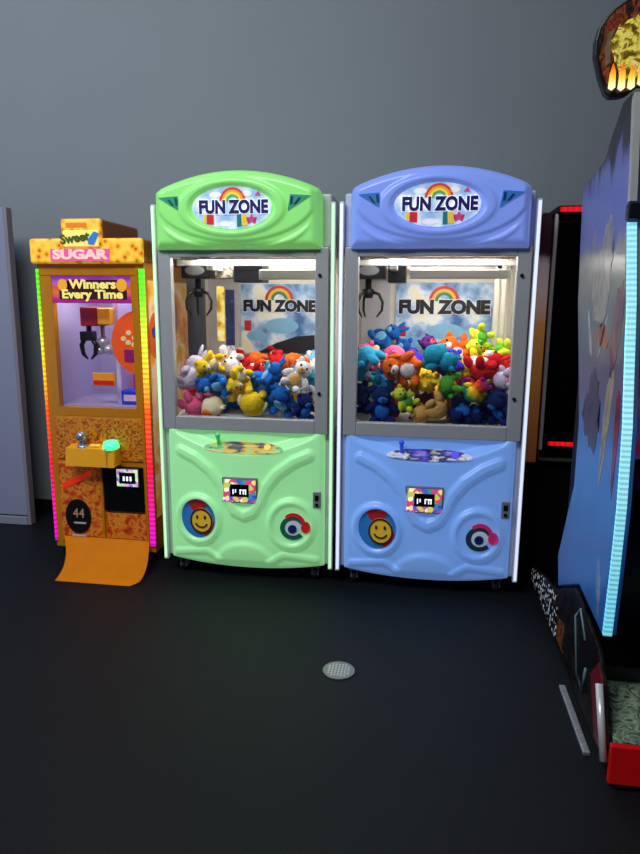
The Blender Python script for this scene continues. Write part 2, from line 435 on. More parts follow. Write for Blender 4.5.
    MB().box(.355, .375, yl - .011, yl - .007, .44, .468, .002).rod((.365, yl - .007, .420), (.365, yl - .013, .420), .008).build('keyhole', black_pl, L)
    # marquee
    mq = MB().field([-.395 + .79 * i / 110 for i in range(111)], lambda x: 1.632, mq_top, 56, mq_y, .035).build('marquee', mq_m, T)
    mq.location.x = -.015 if green else .003
    sy = mq_y(-.01, 1.816)
    so = MB().prism(ell(-.01, 1.816, .186, .093, 64), sy - .006, sy + .004).build('sign_oval', ramp_mat('sky_sign', [(.35, (150, 186, 226)), (.5, (190, 212, 236)), (.62, (236, 242, 250))], 'noise', 14, .4, .35), mq)
    sf = sy - .006
    for i, (ra, col) in enumerate([(.062, (205, 60, 50)), (.052, (240, 160, 40)), (.042, (240, 220, 80)), (.032, (90, 170, 90))]):
        MB().prism(arcband(-.005, 1.842, ra, ra - .011, .02 * PI, .98 * PI), sf - .003, sf).build('rainbow_band', mat('rainbow_%d' % i, col, .4, 0, .35), mq)
    def bits(name, col, polys):
        for q in polys: MB().prism(q, sf - .003, sf).build(name, mat(name + '_print', col, .4, 0, .3), mq)
    bits('red_gift', (206, 40, 44), [[(-.128, 1.745), (-.095, 1.742), (-.095, 1.785), (-.128, 1.787)]])
    bits('gold_flag', (238, 200, 60), [[(.038, 1.738), (.062, 1.738), (.060, 1.785), (.036, 1.785)], [(-.142, 1.752), (-.130, 1.748), (-.130, 1.785), (-.144, 1.785)]])
    bits('teal_flag', (20, 120, 120), [[(.014, 1.732), (.036, 1.735), (.034, 1.788), (.014, 1.788)]])
    bits('pink_star', (200, 70, 130), [[(.082 + (.026 if k % 2 == 0 else .012) * math.sin(k * PI / 5), 1.765 + (.026 if k % 2 == 0 else .012) * math.cos(k * PI / 5)) for k in range(10)], [(.098, 1.868), (.125, 1.866), (.115, 1.888)]])
    bits('cloud', (245, 248, 252), [ell(-.085, 1.872, .028, .012, 20), ell(.06, 1.875, .022, .011, 20), ell(-.04, 1.745, .03, .012, 20)])
    MB().text('FUN ZONE', -.002, 1.816, sf - .003, .078, .085, .003, .83).build('letter_outline', mat('white_letter_rim', (244, 246, 252), .4, 0, .5), mq)
    MB().text('FUN ZONE', -.002, 1.816, sf - .006, .076, .050, .003, .85).build('lettering', mat('navy_letters', (20, 20, 104), .4, 0, .15), mq)
    for s in (-1, 1):
        yt = mq_y(s * .30, 1.838)
        pts = [(s * .352, 1.862), (s * .262, 1.868), (s * .250, 1.800)]
        tr = MB().prism(pts, yt - .006, yt + .015).build('triangle_decal', mat(tone + '_teal_decal', (40, 150, 120) if green else (44, 116, 190), .4, 0, .2), mq)
        gl = MB()
        gl.prism([(s * .31, 1.853), (s * .30, 1.853), (s * .278, 1.826), (s * .288, 1.826)], yt - .009, yt - .006)
        gl.prism([(s * .275, 1.860), (s * .265, 1.860), (s * .262, 1.825), (s * .272, 1.830)], yt - .009, yt - .006)
        gl.build('glyph', mat('glyph_navy' if s > 0 else 'glyph_teal', (30, 40, 120) if s > 0 else (14, 70, 84), .4), mq)
    # prize window inside: bed, lamp, rails, gantry, claw, chute
    MB().prism([(.03, .765), (.03, .80), (.735, .88), (.735, .765)], -W + .012, W - .012, 'YZ').build('prize_bed', mat('white_prize_bed', (215, 216, 222), .6), T)
    MB().box(-.30, .30, .09, .115, 1.622, 1.640, .004).build('lamp_tube', mat('lamp_white', (255, 250, 240), .4, 0, 4.0, var=0), T)
    MB().box(-.33, .33, .05, .62, 1.640, 1.645).build('inner_ceiling', cream, T)
    rl = mat('pale_rail_metal', (220, 218, 210), .3, .4)
    for y in (.2, .60): MB().box(-.40, .40, y, y + .03, 1.575, 1.603, .004).build('gantry_rail', rl, T)
    MB().box(-.215, -.18, .12, .72, 1.55, 1.575, .004).build('cross_rail', rl, T)
    gb = MB().box(-.40, -.245, .26, .40, 1.515, 1.61, .006).build('gantry_box', black_pl, T, label='black gantry box over the chute')
    MB().prism(ell(-.325, 1.555, .052, .024, 30), .256, .26).build('name_plate', mat('plate_silver', (150, 152, 156), .3, .5), gb)
    tx = -.04 if green else -.185
    MB().box(tx - .075 if green else tx - .045, tx + .075 if green else tx + .045, .25, .40, 1.495, 1.585 if green else 1.612, .005).build('trolley', dark_metal, T)
    if green:
        MB().box(-.225, -.125, .28, .38, 1.515, 1.59, .006).build('wiring_block', ramp_mat('wiring_speckle', [(.35, (70, 66, 58)), (.5, (150, 144, 130)), (.65, (206, 200, 180))], 'noise', 60, .5), T)
        MB().box(-.178, -.130, .30, .312, 1.17, 1.46, .003).build('navy_banner', ramp_mat('starry_navy', [(.0, (236, 240, 246)), (.10, (30, 40, 90)), (1, (14, 20, 56))], 'spots', 34, .5), T, label='navy inner banner with white dots')
        MB().box(-.225, -.182, .30, .312, 1.19, 1.475, .003).build('yellow_banner', ramp_mat('yellow_print', [(.35, (170, 120, 30)), (.5, (236, 206, 80)), (.65, (240, 230, 170))], 'noise', 22, .5), T, label='yellow inner banner')
    else:
        MB().rod((-.12, .25, 1.578), (.30, .25, 1.578), .006).rod((.295, .25, 1.578), (.312, .25, 1.578), .016).build('drive_rod', dark_metal, T)
    MB().box(.05 if green else -.12, .345, .12, .16, 1.505 if green else 1.51, 1.552, .004).build('pale_beam', rl, T)
    for x in (.318, .352): MB().box(x - .012, x + .012, .45, .47, 1.24, 1.60, .003).build('inner_strut', rl, T)
    cl = MB().rod((-.33, .32, 1.515), (-.33, .32, 1.455), .016).rod((-.33, .32, 1.465), (-.33, .32, 1.42), .03, .022).build('claw', dark_metal, T)
    for k in range(3):
        a = k * 2 * PI / 3 + .4 + PI / 2
        P = [(-.33 + r_ * math.cos(a), .32 + r_ * math.sin(a), z_) for r_, z_ in ((.02, 1.45), (.055, 1.44), (.075, 1.40), (.072, 1.36), (.045, 1.325))]
        MB().tube(P, [.008, .008, .007, .007, .004], 8).build('prong', black_pl, cl)
    MB().box(-W + .02, -.21 if green else -.235, .69, .73, .99, 1.52, .003).build('white_board', mat('pale_inner_board', (190, 192, 198), .5), T)
    # printed sky panel at the back
    px0, px1, pz0, pz1 = (-.21, .25, 1.10, 1.50) if green else (-.205, .33, 1.08, 1.51)
    yb_ = .72
    pp = MB().box(px0, px1, yb_, .735, pz0, pz1).build('sky_poster', ramp_mat('sky_poster_print', [(.32, (70, 110, 170)), (.48, (150, 186, 222)), (.6, (226, 234, 240)), (.75, (240, 226, 150))], 'noise', 9, .4, .1), T)
    pcx = (px0 + px1) / 2; w = px1 - px0; zc = pz0 + (pz1 - pz0) * .68
    MB().text('FUN ZONE', pcx, zc, yb_ - .001, w * .19, .09, .002, 1.0).build('poster_outline', mat('white_print', (235, 238, 240), .5), pp)
    MB().text('FUN ZONE', pcx, zc, yb_ - .003, w * .185, .06, .002, 1.02).build('poster_letters', mat('black_print', (18, 20, 32), .5), pp)
    for i, (ra, col) in enumerate([(.085, (205, 60, 50)), (.068, (240, 190, 60)), (.051, (70, 140, 90))]):
        MB().prism(arcband(pcx, zc + .035, ra, ra - .017, 0, PI), yb_ - .002, yb_).build('poster_rainbow', mat('poster_rainbow_%d' % i, col, .5), pp)
    for ex, ez, erx, erz in ((pcx - w * .30, pz0 + .10, .06, .03), (pcx + w * .03, pz0 + .16, .10, .045)): MB().prism(ell(ex, ez, erx, erz, 24), yb_ - .002, yb_).build('poster_cloud', mat('poster_cloud_print', (130, 190, 226), .5), pp)
    MB().box(px0 + .02, px0 + .06, yb_ - .002, yb_, pz0 + .13, pz0 + .19).build('poster_gift', mat('poster_red', (200, 40, 40), .5), pp)
    dk = MB()
    dk.prism([(pcx - .14, pz0 + .0), (px1 - .02, pz0 + .0), (px1 - .02, pz0 + .11), (pcx + .10, pz0 + .10), (pcx - .02, pz0 + .06)], yb_ - .004, yb_ - .002)  # dark reflections painted as a flat shape over the poster
    dk.build('dark_reflection', mat('dark_print', (30, 34, 40), .5), pp)
    # feet
    for x in (-.35, .35):
        for y in (.05, .64):
            c = MB().box(x - .03, x + .03, y - .03, y + .03, .072, .097, .003).box(x - .018, x - .012, y - .02, y + .03, .03, .075).box(x + .012, x + .018, y - .02, y + .03, .03, .075).build('caster', mat('caster_steel', (140, 142, 146), .3, .4), T)
            MB().rod((x - .011, y + .008, .033), (x + .011, y + .008, .033), .033, seg=20).build('wheel', mat('caster_rubber', (26, 26, 28), .5), c)
    # the lamp's light inside the cabinet
    ld = bpy.data.lights.new('cabinet_lamp', 'AREA'); ld.shape = 'RECTANGLE'; ld.size = .6; ld.size_y = .25; ld.energy = LAMP_W; ld.color = (1, .97, .9)
    lo = bpy.data.objects.new('cabinet_lamp', ld); C.objects.link(lo); lo.parent = T; lo.location = (0, .24, 1.618)
    return T
LAMP_W = 9.0
claw_machine(-.845, 'green', 'wide claw machine with backlit green door and marquee, between candy machine and blue machine')
claw_machine(.055, 'blue', 'wide claw machine with backlit blue door and marquee, right of the green one')

# ------------------------------------------------------------------ plush prizes
PAL = dict(red=(196, 28, 36), white=(226, 224, 226), yellow=(236, 196, 40), blue=(34, 104, 190), teal=(30, 142, 176), navy=(20, 36, 96),
           pink=(238, 104, 150), cream=(236, 222, 184), orange=(232, 104, 34), tan=(206, 160, 90), lavender=(200, 190, 216), lightblue=(120, 184, 226),
           green=(80, 160, 50), lime=(190, 210, 60), purple=(110, 50, 140), maroon=(110, 20, 40), violet=(64, 54, 190), cyan=(60, 176, 220), black=(22, 22, 26), brown=(110, 66, 36), grey=(150, 152, 158))
WORD = dict(lightblue='light blue')
def plush_mat(c):
    return mat('plush_' + c, PAL[c], .9, 0, 0, var=.22, scale=90, bump=.6, spec=.1)
RAINBOW = ramp_mat('plush_rainbow', [(0, (40, 90, 200)), (.22, (40, 150, 70)), (.42, (240, 210, 40)), (.62, (236, 120, 30)), (.8, (206, 30, 40)), (1, (130, 40, 140))], 'axis', 30, .9, 0, 'Z', 0, .17, distortion=.35, spec=.1)
PM = {}
def pm_of(c): return RAINBOW if c == 'rainbow' else plush_mat(c)
def rotm(ax, a): return Matrix.Rotation(a, 3, ax)
def mesh_of(key, fn, m):
    if key in PM: return PM[key]
    o = fn().build(key[0], m); me = o.data; bpy.data.objects.remove(o); PM[key] = me
    return me
def part(name, me, par, label=None):
    o = bpy.data.objects.new(name, me); C.objects.link(o); o.parent = par
    return o
F = .10
def body_mb():
    m = MB().ball((0, .004, .052), (.052, .044, .055), 3, fuzz=F, seed=1)
    for s in (-1, 1):
        m.ball((s * .055, -.012, .068), (.019, .018, .036), 2, rotm('Y', -s * .75), F, 3 + s)
        m.ball((s * .036, -.042, .020), (.021, .034, .020), 2, rotm('Z', s * .35), F, 7 + s)
    return m
def head_mb(): return MB().ball((0, -.006, .125), (.046, .042, .042), 3, fuzz=F, seed=12)
def ears_fn(kind, s):
    if kind == 'bear': return lambda: MB().ball((s * .037, 0, .160), (.016, .010, .016), 2, None, F, 5)
    if kind == 'bunny': return lambda: MB().ball((s * .020, .004, .185), (.012, .009, .036), 2, rotm('Y', s * .25), F, 5)
    if kind == 'dog': return lambda: MB().ball((s * .047, -.004, .122), (.011, .018, .032), 2, rotm('Y', -s * .25), F, 5)
    if kind == 'cat': return lambda: MB().rod((s * .030, 0, .150), (s * .038, 0, .178), .017, .003, 8)
def make_plush(kind, main, accent, hat, loc, yaw, tilt, sc, label, group):
    r_ = thing('plush_' + ('chick' if kind == 'chick' else kind), label, 'plush toy', loc, group)
    r_.rotation_euler = (tilt[0], tilt[1], yaw); r_.scale = (sc, sc, sc)
    mm, am = pm_of(main), pm_of(accent)
    if kind == 'chick':
        part('body', mesh_of(('body', 'c', main), lambda: MB().ball((0, 0, .066), (.062, .055, .066), 3, None, F, 1).ball((-.035, -.035, .010), (.02, .026, .011), 2).ball((.035, -.035, .010), (.02, .026, .011), 2), mm), r_)
        for s in (-1, 1): part('wing', mesh_of(('wing', s, accent), lambda: MB().ball((s * .058, -.004, .070), (.014, .030, .036), 2, rotm('Y', -s * .3), F, 3), am), r_)
        part('beak', mesh_of(('beak',), lambda: MB().rod((0, -.050, .080), (0, -.080, .074), .017, .003, 10), plush_mat('orange')), r_)
        part('tuft', mesh_of(('tuft', main), lambda: MB().rod((0, 0, .125), (.004, .004, .165), .014, .003, 8).rod((.012, 0, .125), (.028, .004, .155), .011, .002, 8), mm), r_)
        ez, ey, ex = .098, -.049, .020
    else:
        part('body', mesh_of(('body', main), body_mb, mm), r_)
        part('head', mesh_of(('head', main), head_mb, mm), r_)
        part('belly', mesh_of(('belly', accent), lambda: MB().ball((0, -.030, .055), (.034, .016, .037), 2, None, F, 2), am), r_)
        part('muzzle', mesh_of(('muzzle', accent), lambda: MB().ball((0, -.044, .115), (.022, .016, .017), 2, None, F, 4), am), r_)
        part('nose', mesh_of(('nose',), lambda: MB().ball((0, -.060, .122), (.007, .005, .005), 1), black_pl), r_)
        for s in (-1, 1): part('ear', mesh_of(('ear', kind, s, main), ears_fn(kind, s), mm), r_)
        ez, ey, ex = .138, -.044, .018
    ew = mesh_of(('eye', kind == 'chick', -1), lambda: MB().ball((-ex, ey, ez), (.007, .006, .008), 1), black_pl)
    ew2 = mesh_of(('eye', kind == 'chick', 1), lambda: MB().ball((ex, ey, ez), (.007, .006, .008), 1), black_pl)
    part('eye', ew, r_); part('eye', ew2, r_)
    if hat and kind != 'chick':
        part('knit_hat', mesh_of(('knit_hat', hat), lambda: MB().ball((0, 0, .152), (.043, .038, .028), 3, None, .06, 9).ball((0, 0, .184), .014, 2, None, .2, 4), pm_of(hat)), r_)
    return r_

# plush table: machine, kind, colour, second colour, size, place, tilt, label
PLUSH = [
 (0, 'bunny', 'lavender', 'pink', 1.105, -0.3232, 0.0857, 0.9641, -0.21, -0.551, -1.616, 'lavender plush bunny with pink belly in the prize pile of the green claw machine'),
 (0, 'bear', 'pink', 'white', 1.049, -0.326, 0.0826, 0.858, -1.284, -0.64, -0.68, 'pink plush bear with white belly in the prize pile of the green claw machine'),
 (0, 'dog', 'red', 'white', 0.968, -0.3199, 0.2406, 0.8872, -1.641, 0.55, 0.22, 'red plush dog with white belly in the prize pile of the green claw machine'),
 (0, 'bear', 'blue', 'lightblue', 0.807, -0.2521, 0.28, 0.939, -0.334, 0.444, 1.002, 'blue plush bear, leftmost of three alike in the green claw machine'),
 (0, 'bear', 'yellow', 'cream', 0.853, -0.183, 0.1682, 1.1033, -0.456, -1.877, 1.454, 'yellow plush bear, leftmost of two alike in the green claw machine'),
 (0, 'chick', 'cream', 'orange', 0.878, -0.2448, 0.1167, 0.8786, 1.655, -0.626, 1.067, 'cream plush chick with orange wings in the prize pile of the green claw machine'),
 (0, 'bear', 'blue', 'lightblue', 0.899, -0.1226, 0.1186, 0.9998, 1.813, -0.968, -1.469, 'blue plush bear, second from left of three alike in the green claw machine'),
 (0, 'bunny', 'white', 'tan', 1.09, -0.2247, 0.3118, 1.0843, -1.731, 0.457, -2.452, 'white plush bunny with tan belly in the prize pile of the green claw machine'),
 (0, 'cat', 'blue', 'lightblue', 0.868, -0.2234, 0.2333, 0.881, -1.742, 0.861, -1.234, 'blue plush cat, leftmost of two alike in the green claw machine'),
 (0, 'bear', 'yellow', 'cream', 0.851, -0.2046, 0.3199, 0.8739, -1.335, -0.092, -0.21, 'yellow plush bear, rightmost of two alike in the green claw machine'),
 (0, 'chick', 'grey', 'white', 1.076, -0.0954, 0.4167, 0.9885, 1.444, -0.122, -0.383, 'grey plush chick with white wings in the prize pile of the green claw machine'),
 (0, 'cat', 'white', 'tan', 0.974, -0.1971, 0.4695, 1.0479, 0.833, -0.379, 0.385, 'white plush cat, leftmost of two alike in the green claw machine'),
 (0, 'dog', 'yellow', 'cream', 1.056, -0.041, 0.1261, 0.952, -0.73, -1.517, -0.569, 'yellow plush dog with cream belly in the prize pile of the green claw machine'),
 (0, 'cat', 'yellow', 'cream', 0.808, -0.0406, 0.109, 1.078, -0.043, -2.707, 0.956, 'yellow plush cat with cream belly in the prize pile of the green claw machine'),
 (0, 'chick', 'red', 'white', 0.859, -0.1704, 0.5997, 1.0654, -1.224, -0.911, 0.777, 'red plush chick, leftmost of two alike in the green claw machine'),
 (0, 'chick', 'red', 'white', 1.093, -0.0739, 0.5837, 0.978, -0.629, 0.063, 2.21, 'red plush chick, rightmost of two alike in the green claw machine'),
 (0, 'chick', 'yellow', 'cream', 1.031, 0.0377, 0.0538, 0.9374, -2.33, 0.313, 0.22, 'yellow plush chick, leftmost of two alike in the green claw machine'),
 (0, 'bear', 'red', 'white', 0.8, -0.0391, 0.2412, 1.0494, -1.72, 0.281, -0.263, 'red plush bear, leftmost of three alike in the green claw machine'),
 (0, 'bear', 'orange', 'white', 0.805, -0.0451, 0.4608, 1.1278, 2.73, 0.06, -0.642, 'orange plush bear, leftmost of two alike in the green claw machine'),
 (0, 'cat', 'blue', 'lightblue', 1.069, 0.0234, 0.1681, 0.9435, -0.759, 0.599, -0.107, 'blue plush cat, rightmost of two alike in the green claw machine'),
 (0, 'bear', 'teal', 'blue', 1.059, -0.0162, 0.3246, 0.9912, 2.592, -0.482, 0.146, 'teal plush bear, leftmost of three alike in the green claw machine'),
 (0, 'bear', 'teal', 'blue', 0.969, 0.056, 0.5112, 1.0381, -0.44, -2.078, 1.398, 'teal plush bear, second from left of three alike in the green claw machine'),
 (0, 'bunny', 'blue', 'lightblue', 0.804, 0.0729, 0.1027, 0.991, -0.617, 0.309, -1.22, 'blue plush bunny with light blue belly in the prize pile of the green claw machine'),
 (0, 'bear', 'red', 'white', 0.769, 0.0349, 0.6326, 1.1256, 0.313, -2.68, -0.878, 'red plush bear, second from left of three alike in the green claw machine'),
 (0, 'bear', 'red', 'white', 0.891, 0.1184, 0.3201, 1.1171, -2.882, 0.544, -0.254, 'red plush bear, rightmost of three alike in the green claw machine'),
 (0, 'bear', 'blue', 'lightblue', 1.044, 0.1615, 0.1885, 0.8729, 0.889, 0.197, -0.129, 'blue plush bear, rightmost of three alike in the green claw machine'),
 (0, 'bear', 'orange', 'white', 1.023, 0.2121, 0.2042, 1.1407, -0.264, -3.102, 0.731, 'orange plush bear, rightmost of two alike in the green claw machine'),
 (0, 'chick', 'yellow', 'cream', 0.976, 0.1418, 0.2198, 0.9199, -2.048, 0.278, -0.694, 'yellow plush chick, rightmost of two alike in the green claw machine'),
 (0, 'bear', 'white', 'tan', 0.949, 0.2031, 0.103, 0.9767, -0.136, 0.628, -0.007, 'white plush bear, leftmost of two alike in the green claw machine'),
 (0, 'bear', 'navy', 'blue', 0.839, 0.2664, 0.1111, 0.8234, 0.326, -0.068, 0.72, 'navy plush bear with blue belly in the prize pile of the green claw machine'),
 (0, 'cat', 'white', 'tan', 0.835, 0.2483, 0.1817, 0.9488, -0.816, 2.098, -0.905, 'white plush cat, rightmost of two alike in the green claw machine'),
 (0, 'dog', 'lightblue', 'white', 1.079, 0.3742, 0.4579, 1.1533, -2.215, -0.567, 1.839, 'light blue plush dog with white belly in the prize pile of the green claw machine'),
 (0, 'bear', 'teal', 'blue', 0.903, 0.3577, 0.2816, 1.0018, -1.445, 0.271, 2.627, 'teal plush bear, rightmost of three alike in the green claw machine'),
 (0, 'bear', 'white', 'tan', 1.001, 0.2126, 0.3283, 1.0888, 3.093, -0.703, 0.456, 'white plush bear, rightmost of two alike in the green claw machine'),
 (1, 'bear', 'navy', 'blue', 0.751, -0.3357, 0.2693, 0.8356, -0.067, -0.121, -1.26, 'navy plush bear, leftmost of six alike in the blue claw machine'),
 (1, 'bear', 'navy', 'blue', 0.885, -0.3468, 0.1021, 0.9666, -1.276, 2.039, 0.431, 'navy plush bear, second from left of six alike in the blue claw machine'),
 (1, 'bunny', 'lightblue', 'white', 1.11, -0.2934, 0.4979, 0.8803, 0.468, 0.096, -0.962, 'light blue plush bunny with white belly in the prize pile of the blue claw machine'),
 (1, 'cat', 'cyan', 'white', 1.103, -0.2962, 0.1044, 1.1814, 2.593, 0.205, -1.9, 'cyan plush cat with white belly in the prize pile of the blue claw machine'),
 (1, 'bear', 'pink', 'white', 1.002, -0.3124, 0.318, 1.0306, -0.216, -0.358, -0.544, 'pink plush bear, leftmost of two alike in the blue claw machine'),
 (1, 'dog', 'lime', 'green', 0.945, -0.307, 0.3125, 0.9384, 0.064, 0.878, 0.377, 'lime plush dog with green belly in the prize pile of the blue claw machine'),
 (1, 'bear', 'cream', 'orange', 1.072, -0.2961, 0.4499, 1.0807, -1.349, 0.703, 0.508, 'cream plush bear with orange belly in the prize pile of the blue claw machine'),
 (1, 'bear', 'teal', 'blue', 0.876, -0.2316, 0.1406, 0.9852, -1.152, 0.128, 0.296, 'teal plush bear with blue belly in the prize pile of the blue claw machine'),
 (1, 'bear', 'navy', 'blue', 1.093, -0.2367, 0.1243, 0.8186, 0.139, 0.002, 0.123, 'navy plush bear, third from left of six alike in the blue claw machine'),
 (1, 'bunny', 'blue', 'lightblue', 1.0, -0.3188, 0.6153, 1.1651, -0.912, 0.546, -1.0, 'blue plush bunny with light blue belly in the prize pile of the blue claw machine'),
 (1, 'bear', 'pink', 'white', 1.106, -0.2424, 0.2847, 1.1501, 1.935, 0.455, 1.633, 'pink plush bear, rightmost of two alike in the blue claw machine'),
 (1, 'bear', 'red', 'white', 1.078, -0.2225, 0.1812, 0.889, 0.677, 0.739, 1.882, 'red plush bear, leftmost of two alike in the blue claw machine'),
 (1, 'dog', 'orange', 'white', 1.119, -0.057, 0.1308, 1.0782, 1.02, -1.322, -0.86, 'orange plush dog with white belly in the prize pile of the blue claw machine'),
 (1, 'bear', 'blue', 'lightblue', 0.977, -0.1735, 0.6045, 1.0454, -0.344, 0.019, -0.429, 'blue plush bear with light blue belly in the prize pile of the blue claw machine'),
 (1, 'bear', 'lime', 'green', 0.748, -0.0946, 0.1034, 0.8966, -0.234, -0.69, 0.786, 'lime plush bear, leftmost of four alike in the blue claw machine'),
 (1, 'chick', 'violet', 'purple', 1.087, -0.0483, 0.4584, 1.1173, 0.289, 2.133, -1.99, 'violet plush chick, leftmost of two alike in the blue claw machine'),
 (1, 'bunny', 'maroon', 'red', 1.013, 0.0263, 0.2911, 0.9264, 2.001, 0.553, -0.568, 'maroon plush bunny with red belly in the prize pile of the blue claw machine'),
 (1, 'bunny', 'yellow', 'cream', 1.114, -0.0633, 0.2782, 1.0356, 1.662, -0.364, 0.243, 'yellow plush bunny, leftmost of two alike in the blue claw machine'),
 (1, 'cat', 'purple', 'pink', 1.0, 0.0656, 0.6081, 1.0857, -0.589, -0.493, 0.856, 'purple plush cat with pink belly in the prize pile of the blue claw machine'),
 (1, 'bear', 'tan', 'yellow', 1.027, 0.0758, 0.1033, 0.9137, -2.045, 0.538, 1.344, 'tan plush bear, leftmost of two alike in the blue claw machine'),
 (1, 'chick', 'red', 'white', 0.992, 0.0348, 0.4176, 1.0984, -0.229, -2.855, -1.464, 'red plush chick with white wings in the prize pile of the blue claw machine'),
 (1, 'bunny', 'yellow', 'cream', 1.056, 0.0133, 0.4122, 0.9495, -0.885, 2.206, -1.585, 'yellow plush bunny, rightmost of two alike in the blue claw machine'),
 (1, 'cat', 'teal', 'blue', 0.991, -0.0362, 0.1137, 1.1719, 2.055, -0.795, 0.883, 'teal plush cat with blue belly in the prize pile of the blue claw machine'),
 (1, 'bear', 'green', 'yellow', 0.875, 0.0816, 0.0474, 1.0356, 0.158, 2.013, 1.836, 'green plush bear with yellow belly in the prize pile of the blue claw machine'),
 (1, 'bear', 'tan', 'yellow', 0.846, 0.1162, 0.2498, 0.8315, 0.098, -0.08, 0.284, 'tan plush bear, rightmost of two alike in the blue claw machine'),
 (1, 'bear', 'violet', 'purple', 0.935, 0.0798, 0.1758, 1.0406, -0.639, -0.029, -0.259, 'violet plush bear with purple belly in the prize pile of the blue claw machine'),
 (1, 'bear', 'orange', 'white', 1.104, 0.1892, 0.47, 1.0891, -0.144, -0.864, -0.257, 'orange plush bear with white belly in the prize pile of the blue claw machine'),
 (1, 'bear', 'maroon', 'red', 1.095, 0.1137, 0.3354, 0.9841, -1.402, 0.535, -0.877, 'maroon plush bear with red belly in the prize pile of the blue claw machine'),
 (1, 'bunny', 'navy', 'blue', 0.85, 0.1894, 0.4143, 0.8602, -0.279, -0.583, -0.424, 'navy plush bunny with blue belly in the prize pile of the blue claw machine'),
 (1, 'bear', 'navy', 'blue', 1.057, 0.0916, 0.1149, 0.8772, -1.713, 0.848, -1.326, 'navy plush bear, fourth from left of six alike in the blue claw machine'),
 (1, 'cat', 'orange', 'white', 1.003, 0.1494, 0.589, 1.1597, -1.882, -0.944, -1.036, 'orange plush cat with white belly in the prize pile of the blue claw machine'),
 (1, 'cat', 'yellow', 'cream', 0.969, 0.2492, 0.3412, 1.1092, -1.92, -0.274, 2.42, 'yellow plush cat with cream belly in the prize pile of the blue claw machine'),
 (1, 'bear', 'rainbow', 'yellow', 0.776, 0.1619, 0.0943, 0.9518, -0.543, -0.756, -2.805, 'rainbow plush bear with yellow belly in the prize pile of the blue claw machine'),
 (1, 'cat', 'rainbow', 'yellow', 0.991, 0.2772, 0.2234, 0.9443, -1.001, 0.68, 2.373, 'rainbow plush cat with yellow belly in the prize pile of the blue claw machine'),
 (1, 'bear', 'lime', 'green', 0.908, 0.258, 0.4667, 1.2516, 0.586, -2.462, 0.263, 'lime plush bear, second from left of four alike in the blue claw machine'),
 (1, 'bunny', 'red', 'white', 1.091, 0.1941, 0.1155, 1.0719, -1.227, -0.056, -0.889, 'red plush bunny with white belly in the prize pile of the blue claw machine'),
 (1, 'bear', 'lime', 'green', 1.101, 0.3143, 0.4387, 1.1212, -2.058, -0.499, 0.739, 'lime plush bear, third from left of four alike in the blue claw machine'),
 (1, 'bear', 'navy', 'blue', 1.079, 0.3297, 0.4133, 0.8576, -0.403, -0.174, -0.742, 'navy plush bear, fifth from left of six alike in the blue claw machine'),
 (1, 'chick', 'violet', 'purple', 1.053, 0.3913, 0.2664, 0.9351, -2.539, 0.958, 0.882, 'violet plush chick, rightmost of two alike in the blue claw machine'),
 (1, 'bear', 'navy', 'blue', 1.05, 0.3655, 0.1602, 0.8525, 0.674, 0.105, -0.867, 'navy plush bear, rightmost of six alike in the blue claw machine'),
 (1, 'bear', 'red', 'white', 1.027, 0.2649, 0.3631, 1.0126, 0.87, -0.687, 1.298, 'red plush bear, rightmost of two alike in the blue claw machine'),
 (1, 'bear', 'lime', 'green', 0.905, 0.3901, 0.4084, 1.1696, -1.957, -0.016, 2.029, 'lime plush bear, rightmost of four alike in the blue claw machine'),
 (1, 'bear', 'lavender', 'pink', 0.879, 0.3228, 0.0725, 1.0428, -1.75, 1.255, -0.359, 'lavender plush bear with pink belly in the prize pile of the blue claw machine'),
]
for mi, kind, c, a, sc, x, y, z, rx, ry, rz, lab in PLUSH:
    tone, cx = (('green', -.845), ('blue', .055))[mi]
    r_ = make_plush(kind, c, a, None, (cx + x, 3.05 + y, z), rz, (rx, ry), sc, lab, 'plush prizes in the %s claw machine' % tone)

# ------------------------------------------------------------------ orange candy machine
OX0, OX1, OY0, OY1 = -1.955, -1.375, 3.15, 3.74
oc = (OX0 + OX1) / 2
O = thing('candy_crane_machine', 'narrow orange candy crane machine with lit header, left of the green claw machine', 'arcade machine', (oc, OY0, 0))
orange = mat('orange_cabinet_paint', (196, 126, 6), .35, var=.08)
orange_lt = mat('bright_orange_panel', (236, 164, 18), .4, 0, .06, var=.06)
art = ramp_mat('candy_print', [(.30, (120, 40, 14)), (.42, (196, 96, 16)), (.52, (226, 150, 30)), (.62, (150, 60, 20)), (.75, (190, 130, 60))], 'noise', 48, .4, .05, detail=6, distortion=.3)
art2 = ramp_mat('candy_print_red', [(.30, (150, 30, 16)), (.45, (206, 80, 20)), (.55, (226, 150, 40)), (.65, (190, 50, 24)), (.8, (170, 110, 70))], 'noise', 26, .4, .05, detail=6, distortion=.4)
h = .29
MB().box(-h + .02, h - .02, .03, .59, 0, .06).build('plinth', black_pl, O)
MB().box(-h, h, 0, .59, .06, .80, .006).build('lower_cabinet', orange, O)
MB().box(-h, h, .0, .59, 1.52, 1.585, .006).build('top_box', orange, O)
for q in (-h, h - .02): MB().box(q, q + .02, .0, .59, .80, 1.52).build('side_panel', orange, O)
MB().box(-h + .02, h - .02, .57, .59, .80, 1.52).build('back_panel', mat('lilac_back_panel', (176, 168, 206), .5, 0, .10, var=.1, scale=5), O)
MB().box(-h + .0205, -h + .026, .05, .57, .85, 1.515).build('inner_liner', mat('lilac_back_panel', (176, 168, 206)), O)
MB().box(h - .026, h - .0205, .05, .57, .85, 1.515).build('inner_liner', mat('lilac_back_panel', (176, 168, 206)), O)
MB().box(-h + .02, -.215, 0, .04, .80, 1.52).box(.215, h - .02, 0, .04, .80, 1.52).box(-.215, .215, 0, .04, .80, .845).build('window_frame', orange, O)
MB().box(-.215, .215, .015, .019, .845, 1.52).build('window_glass', GLASS, O)
